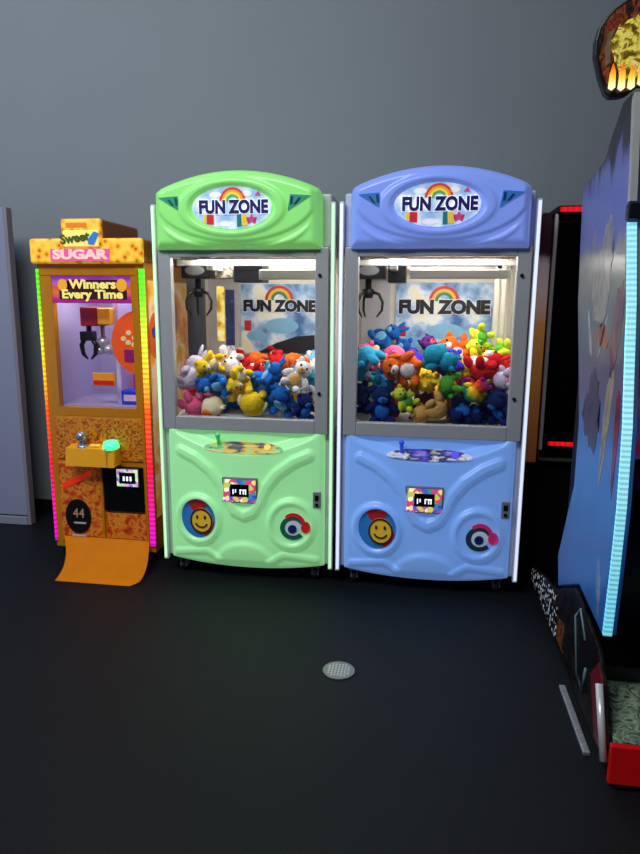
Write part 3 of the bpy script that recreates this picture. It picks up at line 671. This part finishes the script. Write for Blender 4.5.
# side artwork
sa = MB().box(h, h + .003, .03, .58, .25, 1.50).build('side_art', ramp_mat('side_candy_art', [(.25, (190, 120, 30)), (.42, (240, 190, 60)), (.5, (236, 210, 190)), (.58, (240, 160, 40)), (.72, (120, 90, 130))], 'noise', 5, .4, .12, detail=3), O)
MB().prism(ell(.10, 1.22, .085, .12, 30), h + .003, h + .005, 'YZ').build('art_disc', mat('art_orange', (226, 96, 20), .4), sa)
MB().prism(ell(.09, 1.24, .04, .03, 20), h + .005, h + .007, 'YZ').build('art_eye', mat('art_blue', (40, 60, 150), .4), sa)
# edge lights, green at the top running to violet at the foot
GRAD = [(0, (214, 20, 190)), (.12, (235, 30, 160)), (.3, (238, 30, 60)), (.5, (246, 90, 30)), (.62, (246, 190, 50)), (.78, (214, 240, 60)), (.9, (110, 240, 40)), (1, (80, 235, 40))]
el = ramp_mat('rainbow_edge_light', GRAD, 'axis', 1, .4, 1.1, 'Z', .1, 1.56, cells=38, cell_dim=.38)
MB().box(-h - .001, -h + .010, -.012, .012, .10, 1.555, .003).build('edge_light', el, O, label='left rainbow edge light')
MB().box(h - .028, h + .002, -.012, -.001, .10, 1.555, .003).build('edge_light', el, O, label='right rainbow edge light')
ch = MB().box(h - .044, h - .032, -.014, .0, .08, 1.56).build('edge_channel', orange, O)
# header: a rounded spongy yellow bar with a block on top
sponge = ramp_mat('spongy_yellow', [(.0, (140, 60, 6)), (.14, (196, 104, 10)), (.30, (238, 168, 30)), (.6, (250, 200, 70))], 'spots', 26, .45, .40)
side_or = mat('header_side_orange', (150, 84, 10), .45, var=.1)
hd = MB().box(-h - .012, h + .012, -.008, .58, 1.582, 1.70, .02, 3).build('header', side_or, O)
MB().box(-h - .014, h + .008, -.034, -.002, 1.580, 1.702, .015, 4).build('lit_face', sponge, hd)
MB().prism([(-.185, 1.592), (.125, 1.592), (.13, 1.650), (-.185, 1.650)], -.041, -.033).build('name_strip', mat('hot_pink_strip', (232, 84, 160), .4, 0, .40), hd)
MB().text('SUGAR', -.028, 1.621, -.041, .062, .05, .003, 1.45).build('strip_lettering', mat('cream_letters', (255, 206, 190), .4, 0, .42), hd)
bk = MB().box(-.118, .092, -.020, .40, 1.665, 1.795, .016, 3).build('sugar_block', side_or, O)
MB().box(-.119, .090, -.044, -.016, 1.656, 1.794, .010, 3).build('lit_block_face', sponge, bk)
MB().box(-.108, .080, -.048, -.042, 1.660, 1.738, .003).build('cream_label', mat('pale_yellow_label', (248, 232, 120), .4, 0, .42), bk)
MB().text('Sweet', -.045, 1.700, -.048, .060, .045, .003, 1.05, .12).build('script_lettering', mat('olive_script', (90, 104, 40), .4), bk)
MB().prism([(.025, 1.672), (.055, 1.668), (.085, 1.722), (.06, 1.732), (.03, 1.70)], -.052, -.048).build('blue_swirl', mat('blue_swirl_print', (60, 130, 220), .4, 0, .2), bk)
MB().box(-.09, .02, -.047, -.043, 1.752, 1.775, .002).build('orange_ribbon', mat('orange_ribbon_print', (240, 130, 40), .4, 0, .3), bk)
# the winners banner in the window top
bn = MB().box(-.217, .212, .004, .012, 1.385, 1.5195).build('winners_banner', ramp_mat('banner_print', [(.0, (150, 20, 140)), (.2, (206, 40, 130)), (.45, (240, 130, 40)), (.6, (230, 90, 60)), (.8, (180, 110, 200)), (1, (150, 40, 170))], 'axis', 14, .4, .15, 'Z', 1.385, 1.515, distortion=.5), O)
pl = MB()
pl.prism([(-.175, 1.405), (.19, 1.405), (.19, 1.452), (.14, 1.455), (.14, 1.502), (-.12, 1.502), (-.12, 1.455), (-.175, 1.452)], .002, .004)
pl.build('dark_plaque', mat('banner_dark', (60, 16, 24), .4), bn)
MB().prism(ell(.165, 1.475, .028, .032, 24), .001, .004).prism(ell(-.155, 1.475, .026, .03, 24), .001, .004).build('gold_coin', mat('gold_print', (248, 176, 40), .4, 0, .25), bn)
MB().text('Winners', .01, 1.478, .002, .062, .035, .003, 1.15).text('Every Time', .004, 1.428, .002, .060, .035, .003, 1.2).build('banner_lettering', mat('banner_cream', (252, 230, 130), .4, 0, .4), bn)
# inside
MB().box(-h + .02, h - .02, .04, .57, .80, .85).build('prize_floor', mat('pale_lilac_floor', (170, 160, 196), .5), O)
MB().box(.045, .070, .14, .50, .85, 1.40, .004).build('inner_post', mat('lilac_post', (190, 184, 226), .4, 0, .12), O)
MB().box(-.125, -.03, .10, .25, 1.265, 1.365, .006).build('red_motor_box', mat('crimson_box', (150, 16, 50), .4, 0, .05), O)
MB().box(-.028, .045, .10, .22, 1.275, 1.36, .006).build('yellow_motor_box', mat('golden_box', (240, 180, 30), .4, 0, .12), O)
MB().rod((-.115, .17, 1.265), (-.115, .17, 1.21), .014).box(-.155, -.085, .14, .20, 1.185, 1.235, .004).build('grabber', black_pl, O)
for q in (-1, 1):
    MB().tube([(-.12 + q * .02, .17, 1.20), (-.12 + q * .042, .17, 1.16), (-.12 + q * .034, .17, 1.11), (-.12 + q * .010, .17, 1.085)], [.014, .014, .011, .005], 8).build('grabber_prong', black_pl, O)
MB().rod((-.05, .20, 1.265), (-.05, .20, 1.18), .012).ball((-.05, .20, 1.175), .034).ball((-.02, .20, 1.135), .030).ball((-.075, .20, 1.13), .026).build('silver_counterweight', mat('silver_knob', (206, 208, 216), .3, .5), O)
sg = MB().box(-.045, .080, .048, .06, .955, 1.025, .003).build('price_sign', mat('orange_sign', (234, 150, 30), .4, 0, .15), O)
MB().box(-.04, .075, .044, .049, .962, .985).build('red_line', mat('sign_red', (206, 30, 30), .4, 0, .15), sg)
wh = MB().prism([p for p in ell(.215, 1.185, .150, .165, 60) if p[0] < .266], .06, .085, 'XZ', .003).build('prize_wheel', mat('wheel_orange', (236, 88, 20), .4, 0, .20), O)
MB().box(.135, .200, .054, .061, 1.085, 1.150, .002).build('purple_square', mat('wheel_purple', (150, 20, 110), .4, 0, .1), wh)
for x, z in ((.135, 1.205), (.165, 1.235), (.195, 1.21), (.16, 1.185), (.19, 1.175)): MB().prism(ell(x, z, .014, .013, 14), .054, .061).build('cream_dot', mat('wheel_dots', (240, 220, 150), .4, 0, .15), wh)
MB().box(-.18, .18, .10, .13, 1.508, 1.52, .003).build('lamp_tube', mat('lamp_white', (255, 250, 240), .4, 0, 4.0, var=0), O)
ld = bpy.data.lights.new('cabinet_lamp', 'AREA'); ld.shape = 'RECTANGLE'; ld.size = .36; ld.size_y = .2; ld.energy = 1.9; ld.color = (.96, .92, 1)
lo = bpy.data.objects.new('cabinet_lamp', ld); C.objects.link(lo); lo.parent = O; lo.location = (0, .20, 1.505)
# candy boxes on the prize floor
for nm, lab, col, x0, x1, y0, z1 in (('candy_box', 'blue candy box lying in the window of the orange machine', (26, 60, 220), .085, .185, .10, .925),
                                     ('candy_box', 'pink candy box behind the blue one in the orange machine', (226, 70, 150), .10, .19, .22, 1.00),
                                     ('candy_box', 'white candy box at right end of the orange machine window', (224, 222, 232), .195, .245, .09, .96)):
    q = thing(nm, lab, 'candy box', (oc + (x0 + x1) / 2, OY0 + y0, .852), 'candy boxes in the orange machine')
    w_ = (x1 - x0) / 2
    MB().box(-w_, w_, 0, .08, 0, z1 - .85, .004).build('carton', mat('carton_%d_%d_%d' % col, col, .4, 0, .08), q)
    MB().box(-w_ * .7, w_ * .7, -.003, .0, (z1 - .85) * .25, (z1 - .85) * .7).build('band', mat('carton_band_%d' % col[0], (240, 200, 220) if col[0] < 100 else (230, 60, 90), .4), q)
# control panel
MB().box(-.245, .245, -.008, .002, .565, .79, .003).build('control_panel', art, O)
sh = MB().prism([(-.09, .548), (-.075, .640), (-.01, .652), (.0, .652), (.0, .548)], -.155, .118, 'YZ', .004).build('control_shelf', orange_lt, O)
MB().box(.072, .079, -.094, .0, .55, .65).build('shelf_rib', mat('pale_orange_rib', (246, 176, 60), .4), sh)
MB().rod((-.075, -.045, .645), (-.075, -.05, .685), .010).ball((-.075, -.052, .70), .028, 3).rod((-.075, -.04, .640), (-.075, -.043, .656), .034, .026).build('ball_joystick', mat('silver_ball', (170, 175, 205), .2, .6), O, label='silver ball-top joystick')
MB().rod((.085, -.045, .645), (.085, -.05, .676), .044, .036, 20).build('green_button', mat('lit_green_button', (70, 250, 150), .3, 0, 1.6), O, label='glowing green button')
MB().box(-.03, .02, -.06, -.03, .650, .658, .002).build('yellow_tab', mat('tab_yellow', (250, 210, 80), .4, 0, .3), O)
# lower panels
MB().box(-.245, .0, -.006, .002, .13, .545, .003).build('lower_panel', art2, O)
MB().box(.015, .245, -.006, .002, .13, .275, .003).build('print_panel', art2, O)
MB().prism([(-.225, .43), (-.10, .485), (-.055, .51), (-.06, .478), (-.13, .44), (-.225, .395)], -.010, -.005).build('red_swoosh', mat('swoosh_red', (240, 50, 20), .4, 0, .3), O)
ob = MB().prism(ell(-.145, .245, .074, .098, 40), -.012, -.004, 'XZ', .002).build('oval_badge', mat('oval_black', (16, 14, 14), .35), O)
MB().text('44', -.14, .262, -.012, .075, .0, .002, .9).build('badge_figures', mat('badge_tan', (206, 160, 110), .4), ob)
MB().box(-.17, -.10, -.014, -.011, .205, .214).box(-.185, -.105, -.014, -.004, .132, .140).build('badge_line', mat('badge_pale', (200, 196, 190), .4), ob)
pz = MB().box(.012, .238, -.012, .0, .285, .535, .004).build('prize_door', mat('prize_door_black', (10, 11, 14), .2), O)
rd = MB().box(.095, .220, -.026, -.011, .430, .530, .004).build('card_reader', mat('orange_reader_housing', (70, 64, 72), .4), O)
MB().ring([(.099, .434), (.216, .434), (.216, .526), (.099, .526)], [(.112, .448), (.203, .448), (.203, .510), (.112, .510)], -.030, -.026).build('light_rim', ramp_mat('pastel_rim', [(.0, (250, 240, 170)), (.4, (160, 230, 190)), (.6, (240, 170, 220)), (1, (90, 90, 220))], 'voronoi', 50, .4, .7), rd)
MB().box(.112, .203, -.028, -.026, .448, .510).build('screen', mat('black_screen', (6, 6, 12), .1), rd)
dd = MB()
for x in (.138, .157, .176): dd.box(x - .005, x + .005, -.030, -.028, .464, .488)
dd.build('readout', mat('white_readout', (235, 240, 255), .4, 0, 1.0), rd)
MB().box(-.245, .245, -.012, .004, .10, .128, .003).build('foot_rail', orange, O)
MB().box(-.007, .007, -.010, .002, .128, .545, .002).build('panel_divider', orange, O)
# sloping apron down to the floor
ap = bmesh.new(); N = 14; A = []
for i in range(N + 1):
    q = i / N
    y = -.010 - .295 * q; z = .125 * (1 - q) ** 1.45 + .004
    x0 = -.235 + .107 * q + .030 * math.sin(q * PI); x1 = .255 + .055 * q + .02 * math.sin(q * PI)
    if q > .85: x1 -= (q - .85) * .25
    A.append([ap.verts.new((x0 + (x1 - x0) * k / 8, y, z)) for k in range(9)])
for i in range(N):
    for k in range(8): ap.faces.new((A[i][k], A[i][k + 1], A[i + 1][k + 1], A[i + 1][k])).smooth = True
bmesh.ops.solidify(ap, geom=list(ap.faces), thickness=.004)
mb = MB(); mb._add(ap, True)
mb.build('apron', mat('orange_apron_vinyl', (238, 150, 14), .45, 0, .10, var=.1, scale=9), O, label='bright orange sloping apron')

# ------------------------------------------------------------------ black cabinet behind
K = thing('video_game_cabinet', 'tall black cabinet with thin red light bars, between blue claw machine and driving game', 'arcade machine', (.95, 3.22, 0))
k0 = -.355                                                    # its left edge (world x .595)
bk_m = mat('satin_black_cabinet', (5, 5, 6), .45, spec=.25)
MB().box(k0, .42, .03, .60, .06, 1.80, .008).build('body', bk_m, K)
MB().box(k0 + .02, .40, .06, .58, 0, .062).build('plinth', bk_m, K)
MB().box(k0 + .005, .40, .0, .03, .68, 1.77, .006).build('screen', mat('dark_screen', (3, 3, 4), .25, spec=.3), K)
red_l = ramp_mat('red_led_bar', [(0, (214, 10, 20)), (1, (255, 40, 50))], 'axis', 1, .4, 1.0, 'X', -.4, .4, cells=40, cell_dim=.45)
tb = MB().box(k0 - .005, .42, -.02, .60, 1.80, 1.835, .006).build('roof_cap', bk_m, K)
MB().box(k0 + .005, .41, -.026, -.018, 1.806, 1.828, .002).build('light_bar', red_l, K, label='upper red light bar')
MB().box(k0 + .03, .41, -.006, .002, .722, .742, .002).build('light_bar', red_l, K, label='lower red light bar')
MB().box(k0 - .002, .40, -.012, .03, .645, .658, .003).build('shelf_edge', mat('grey_edge_metal', (120, 122, 130), .3, .8), K)
MB().box(k0 - .010, k0 + .004, -.004, .02, .70, 1.80, .003).build('edge_trim', mat('pale_edge_strip', (206, 196, 200), .35, .1), K, label='thin pale left edge')
sp = MB().box(k0 - .058, k0 - .010, .06, .12, .62, 1.815, .006).build('side_pillar', ramp_mat('pillar_print', [(0, (150, 84, 40)), (.3, (190, 126, 60)), (.55, (226, 160, 90)), (.70, (226, 200, 200)), (.82, (206, 186, 196)), (.86, (60, 24, 40)), (1, (40, 20, 30))], 'axis', 12, .4, .16, 'Z', .62, 1.80, distortion=.12), K, label='orange and pink printed side pillar')
MB().box(k0 - .058, k0 - .010, .07, .12, .0, .62, .006).build('pillar_foot', bk_m, K)

# ------------------------------------------------------------------ driving game at the right
D0 = (1.05, 2.4, 0)
D = thing('driving_game', 'large arcade game with flaming header and glowing cyan edge light, cut off at right', 'arcade machine', D0)
def db(mb, name, m, par=None, label=None): return mb.build(name, m, par or D, D0, label)
edge = [(2.01, .375), (1.995, .60), (1.99, .80), (2.01, 1.04), (2.085, 1.40), (2.155, 1.64)]
side = edge + [(2.175, 1.80), (2.215, 2.02), (2.30, 2.02), (2.415, 1.936), (2.47, 1.881), (2.76, 1.835), (2.755, 1.74), (2.70, 1.41), (2.527, .97), (2.52, .72), (2.69, .37), (2.645, .25), (2.327, .40)]
side_art = ramp_mat('side_print_blue_sheen', [(0, (36, 92, 172)), (.30, (70, 130, 206)), (.42, (74, 124, 198)), (.47, (104, 98, 140)), (.54, (84, 98, 124)), (.64, (104, 118, 124)), (.745, (146, 144, 138)), (.775, (104, 112, 176)), (.87, (112, 120, 190)), (.895, (104, 108, 172)), (.925, (50, 44, 62)), (1, (40, 34, 46))], 'axis', 9, .28, .06, 'Z', .25, 2.02, distortion=.18, detail=8, stretch=(1, 1.6, .6))  # printed art, with reflected blue sheen painted into its blues
for x in (.596, 1.46):
    P = db(MB().prism(side, x, x + .045, 'YZ', .004), 'side_panel', side_art)
    if x > 1: continue
    # figures printed on the panel: ragged patches of ink, flush with it
    rg = random.Random(31)
    def dec(name, stops, cy, cz, ry, rz, lean=0, n=34, rag=.22):
        pts = []
        for k in range(n):
            a = 2 * PI * k / n; q = 1 + rag * (rg.random() - .5) + .12 * math.sin(3 * a + cy * 9)
            y, z = ry * q * math.cos(a), rz * q * math.sin(a)
            pts.append((cy + y + lean * z, cz + z))
        db(MB().prism(pts, x - .0012, x, 'YZ'), name, ramp_mat(name + '_print', stops, 'noise', 13, .3, .04, detail=6, distortion=.8, stretch=(1, 1.6, .7)), P)
    dec('pale_figure', [(.32, (96, 104, 118)), (.46, (132, 134, 134)), (.58, (164, 162, 156)), (.7, (112, 118, 124))], 2.36, 1.49, .105, .17, -.1)
    dec('red_scarf', [(.3, (90, 60, 80)), (.5, (160, 96, 100)), (.65, (130, 80, 76))], 2.31, 1.295, .085, .04, .3)
    dec('cream_leg', [(.3, (104, 98, 100)), (.5, (176, 170, 150)), (.65, (128, 120, 116))], 2.17, 1.03, .035, .19, -.1)
    dec('purple_sleeve', [(.3, (60, 48, 84)), (.5, (112, 70, 104)), (.65, (130, 96, 90))], 2.15, 1.33, .05, .14, -.1)
    dec('wine_edge', [(.3, (80, 24, 60)), (.5, (150, 40, 70)), (.65, (90, 40, 80))], 2.055, .99, .022, .16, .05)
    dec('dark_tree', [(.3, (60, 60, 92)), (.5, (84, 78, 112)), (.65, (52, 56, 84))], 2.36, 1.03, .11, .12, .1, 34, .5)
    dec('white_streak', [(.3, (130, 140, 152)), (.6, (190, 196, 202))], 2.47, 1.29, .012, .075, .55, 16)
    dec('white_streak', [(.3, (130, 140, 152)), (.6, (190, 196, 202))], 2.30, 1.29, .010, .07, -.5, 16)
    dec('pale_flare', [(.3, (60, 100, 170)), (.6, (150, 170, 206))], 2.09, .50, .022, .09, .25, 20)
# cyan edge light along the front of the side panel, chrome above it
led = ramp_mat('cyan_edge_light', [(0, (110, 208, 232)), (.5, (158, 228, 240)), (1, (146, 220, 236))], 'axis', 1, .4, .86, 'Z', .3, 1.7, cells=62, cell_dim=.55)
for x in (.598, 1.466):
    db(MB().prism([(y - .012, z) for y, z in edge] + [(y - .001, z) for y, z in reversed(edge)], x, x + .026, 'YZ'), 'edge_light', led)
    e2 = [(2.160, 1.70), (2.175, 1.80), (2.215, 2.015)]
    db(MB().prism([(y - .025, z) for y, z in e2] + [(y - .001, z) for y, z in reversed(e2)], x - .002, x + .018, 'YZ'), 'chrome_edge', mat('pale_edge_metal', (206, 208, 206), .35, .35))
    db(MB().box(x - .004, x + .038, 2.13, 2.165, 1.648, 1.694, .004), 'edge_joint', black_pl)
# cabinet between the side panels
navy = mat('navy_cabinet', (14, 22, 54), .35)
db(MB().box(.645, 1.46, 2.42, 2.80, .16, 1.80), 'rear_cabinet', navy)
db(MB().box(.645, 1.46, 2.24, 2.46, 1.74, 2.02), 'canopy', navy)
db(MB().prism([(2.30, .88), (2.42, 1.72), (2.425, 1.72), (2.425, .88)], .70, 1.41, 'YZ'), 'screen', ramp_mat('game_screen', [(.3, (10, 20, 70)), (.5, (120, 20, 50)), (.6, (20, 60, 140)), (.75, (200, 90, 30))], 'noise', 4, .2, .35))
db(MB().prism([(2.08, .62), (2.20, .80), (2.42, .84), (2.42, .55)], .66, 1.45, 'YZ', .01), 'control_console', mat('dark_console', (18, 18, 26), .4))
# stepped base: printed sides, red kick board, camouflage deck
db(MB().box(.602, 1.485, 1.83, 3.18, .0, .045), 'base_plinth', black_pl)
bs = [(1.80, .04), (1.80, .12), (1.905, .262), (1.99, .335), (2.33, .385), (2.645, .235), (2.90, .19), (3.18, .12), (3.18, .05)]
for x in (.585, 1.49):
    Bp = db(MB().prism(bs, x, x + .012, 'YZ', .002), 'base_side', ramp_mat('base_print', [(.3, (6, 6, 9)), (.5, (14, 12, 14)), (.57, (48, 30, 22)), (.62, (9, 9, 14)), (.75, (40, 48, 66))], 'noise', 12, .5, 0, detail=6, distortion=2, spec=.15))
    if x > 1: continue
    db(MB().prism([(1.815, .06), (1.815, .125), (1.91, .255), (1.965, .30), (2.04, .22), (1.94, .06)], x - .003, x, 'YZ'), 'red_flash', mat('crimson_print', (120, 14, 34), .35), Bp)
    db(MB().prism([(2.56, .055), (3.16, .055), (3.16, .11), (2.90, .18), (2.645, .225), (2.58, .20)], x - .003, x, 'YZ'), 'speckle_panel', ramp_mat('white_speckle_print', [(.0, (236, 238, 244)), (.30, (200, 204, 214)), (.40, (12, 12, 16)), (1, (8, 8, 12))], 'spots', 44, .4, .22), Bp)  # printed dots, given a faint glow to look brighter
    db(MB().prism([(2.42, .07), (2.54, .07), (2.55, .16), (2.44, .18)], x - .003, x, 'YZ'), 'amber_patch', ramp_mat('amber_print', [(.4, (24, 18, 14)), (.52, (150, 84, 30)), (.65, (60, 50, 40))], 'noise', 40, .4), Bp)
    lp = [(2.14, .28), (2.22, .355), (2.28, .30), (2.20, .12), (2.12, .10), (2.10, .2)]
    db(MB().tube([(x - .002, y, z) for y, z in lp], .005, 6), 'pale_loop', mat('pale_teal_line', (110, 140, 150), .4), Bp)
db(MB().rod((.570, 1.79, .085), (.570, 1.90, .268), .011, .011, 18), 'corner_post', mat('bright_corner_metal', (226, 228, 230), .3, .3), None, 'bright metal corner post')
db(MB().rod((1.517, 1.79, .085), (1.517, 1.90, .268), .011, .011, 18), 'corner_post', mat('bright_corner_metal', (226, 228, 230)), None, 'bright metal corner post')
db(MB().box(.584, 1.504, 1.778, 1.799, .022, .146, .004), 'kick_board', mat('red_kick_board', (206, 14, 20), .35, 0, .10), None, 'red kick board')
db(MB().box(.599, 1.488, 1.800, 2.13, .05, .146), 'deck', ramp_mat('camouflage_deck', [(.36, (40, 54, 48)), (.46, (100, 124, 104)), (.54, (176, 196, 164)), (.6, (70, 92, 84)), (.7, (130, 150, 140))], 'noise', 18, .5, 0, detail=5, distortion=2), None, 'dark green camouflage step')
db(MB().box(.6, 1.487, 2.132, 2.42, .05, .20, .006), 'dark_riser', black_pl)
# tread strip along the floor
tr = MB().box(.550, .572, 1.925, 2.30, .0, .012, .002)
for i in range(18): tr.box(.553, .569, 1.936 + i * .02, 1.944 + i * .02, .011, .015)
db(tr, 'tread_strip', mat('tread_aluminium', (196, 200, 208), .35, .7), None, 'studded aluminium tread strip')
# header: black board in the shape of open jaws of fire
hy = 2.20
rg = random.Random(8)
out = [(.473, 2.124), (.472, 2.165), (.480, 2.20), (.497, 2.225), (.516, 2.245), (.55, 2.268), (.62, 2.31), (.75, 2.36), (.92, 2.39), (1.05, 2.40)]
out = [(x + .005, z) for x, z in out]
outline = out + [(2.1 - x, z) for x, z in reversed(out[:-1])] + [(1.60, 2.07), (1.575, 2.015), (1.545, 2.006), (1.50, 2.03), (1.30, 2.045), (.80, 2.045), (.61, 2.036), (.581, 2.013), (.56, 2.006), (.530, 2.006), (.515, 2.018), (.495, 2.065)]
hb = db(MB().prism(outline, hy, hy + .035, 'XZ', .004), 'header', mat('black_header_board', (8, 9, 9), .4))
hc = (1.05, 2.19)
inner = [(hc[0] + (x - hc[0]) * .984, hc[1] + (z - hc[1]) * .935) for x, z in outline]
db(MB().prism(inner, hy - .004, hy + .002), 'burnt_backing', ramp_mat('header_burnt_art', [(.34, (14, 10, 10)), (.47, (46, 24, 16)), (.53, (130, 62, 26)), (.58, (44, 24, 20)), (.72, (176, 40, 24))], 'noise', 34, .4, .40, detail=7, distortion=1.2, stretch=(1.4, 1, .6)), hb)
rg = random.Random(8)
def fine(P, n=4): return [(a[0] + (b[0] - a[0]) * k / n, a[1] + (b[1] - a[1]) * k / n) for a, b in zip(P, P[1:] + P[:1]) for k in range(n)]
def rag(cx, cz, rx, rz, n=60, k=.16): return [(cx + rx * (1 + k * (rg.random() - .5)) * math.cos(2 * PI * i / n), cz + rz * (1 + k * (rg.random() - .5)) * math.sin(2 * PI * i / n)) for i in range(n)]
db(MB().prism(rag(1.05, 2.325, .475, .066), hy - .007, hy - .003), 'red_sky', ramp_mat('header_red', [(.32, (110, 24, 16)), (.5, (214, 50, 30)), (.65, (236, 110, 50))], 'noise', 22, .4, .45, detail=6), hb)
db(MB().prism([(1.05 + (x - 1.05) * .925 + rg.uniform(-.006, .006), 2.172 + (z - 2.19) * .62 + rg.uniform(-.008, .008)) for x, z in fine(outline)], hy - .010, hy - .006), 'golden_foliage', ramp_mat('header_gold_green', [(.30, (40, 30, 14)), (.42, (120, 96, 24)), (.5, (190, 176, 50)), (.57, (222, 206, 110)), (.66, (110, 100, 24)), (.75, (150, 60, 20))], 'noise', 46, .4, .5, detail=8, distortion=.6), hb)
tm = ramp_mat('flame_tongues', [(0, (255, 248, 200)), (.35, (250, 206, 70)), (.65, (240, 124, 26)), (1, (190, 40, 14))], 'axis', 1, .4, .85, 'Z', 2.025, 2.105)
for i in range(40):
    x = .520 + i * .0268
    lo_ = 2.016 + rg.uniform(0, .008) + (.022 if .62 < x < 1.48 else .014 * sm(.56, .62, x))
    w_ = .017 + rg.uniform(0, .006); t_ = .055 + rg.uniform(0, .03)
    db(MB().prism([(x, lo_ + .006), (x + w_ * .5, lo_), (x + w_, lo_ + .008), (x + w_ * .9, lo_ + t_ * .7), (x + w_ * .45, lo_ + t_), (x + w_ * .1, lo_ + t_ * .6)], hy - .014, hy - .010), 'flame', tm, hb)
db(MB().prism([(.510, 2.09), (.522, 2.10), (.518, 2.16), (.53, 2.195), (.512, 2.18), (.503, 2.14)], hy - .007, hy - .003), 'bone_streak', mat('bone_print', (120, 96, 76), .4, 0, .15, var=.5, scale=60), hb)
db(MB().box(.72, 1.38, hy + .06, hy + .10, 1.96, 2.2), 'header_bracket', black_pl)

# ------------------------------------------------------------------ light
def area(name, loc, rot, size, e, col=(1, 1, 1), sy=None):
    l = bpy.data.lights.new(name, 'AREA'); l.energy = e; l.color = col; l.size = size
    if sy: l.shape = 'RECTANGLE'; l.size_y = sy
    o = bpy.data.objects.new(name, l); C.objects.link(o); o.location = loc; o.rotation_euler = rot
    return o
area('ceiling_light', (-1.6, .6, 4.1), (math.radians(38), 0, math.radians(8)), 2.4, 172, (.95, .985, 1.0), 1.2)
area('ceiling_light', (-3.6, 1.6, 4.1), (math.radians(30), 0, math.radians(-10)), 1.4, 50, (.75, .82, 1.0), 1.0)
area('added_blue_light', (-3.5, 1.3, .9), (math.radians(84), 0, math.radians(-26)), .6, 4.5, (.35, .52, 1.0), 1.6)  # unseen blue light, added to tint the lower left wall
w = bpy.data.worlds.new('arcade_world'); S.world = w; w.use_nodes = True
bg = w.node_tree.nodes['Background']; bg.inputs[0].default_value = (.55, .65, 1, 1); bg.inputs[1].default_value = .06

# ------------------------------------------------------------------ camera
f = 650.0; pitch = math.radians(10.9); yaw = math.radians(8.75); roll = math.radians(.4)
fw = Vector((-math.sin(yaw) * math.cos(pitch), math.cos(yaw) * math.cos(pitch), -math.sin(pitch)))
rt = Vector((math.cos(yaw), math.sin(yaw), 0)); up = rt.cross(fw)
rt2 = rt * math.cos(roll) + up * math.sin(roll); up2 = up * math.cos(roll) - rt * math.sin(roll)
cd = bpy.data.cameras.new('camera'); cd.sensor_fit = 'VERTICAL'; cd.sensor_height = 24; cd.lens = f / 854 * 24; cd.clip_start = .05
co = bpy.data.objects.new('camera', cd); C.objects.link(co)
M = Matrix((rt2, up2, -fw)).transposed().to_4x4(); M.translation = Vector((0, 0, 1.4)); co.matrix_world = M
S.camera = co
S.view_settings.view_transform = 'Standard'; S.view_settings.look = 'None'; S.view_settings.gamma = 1; S.view_settings.use_curve_mapping = False
S.view_settings.exposure = 0
S.cycles.use_denoising = True
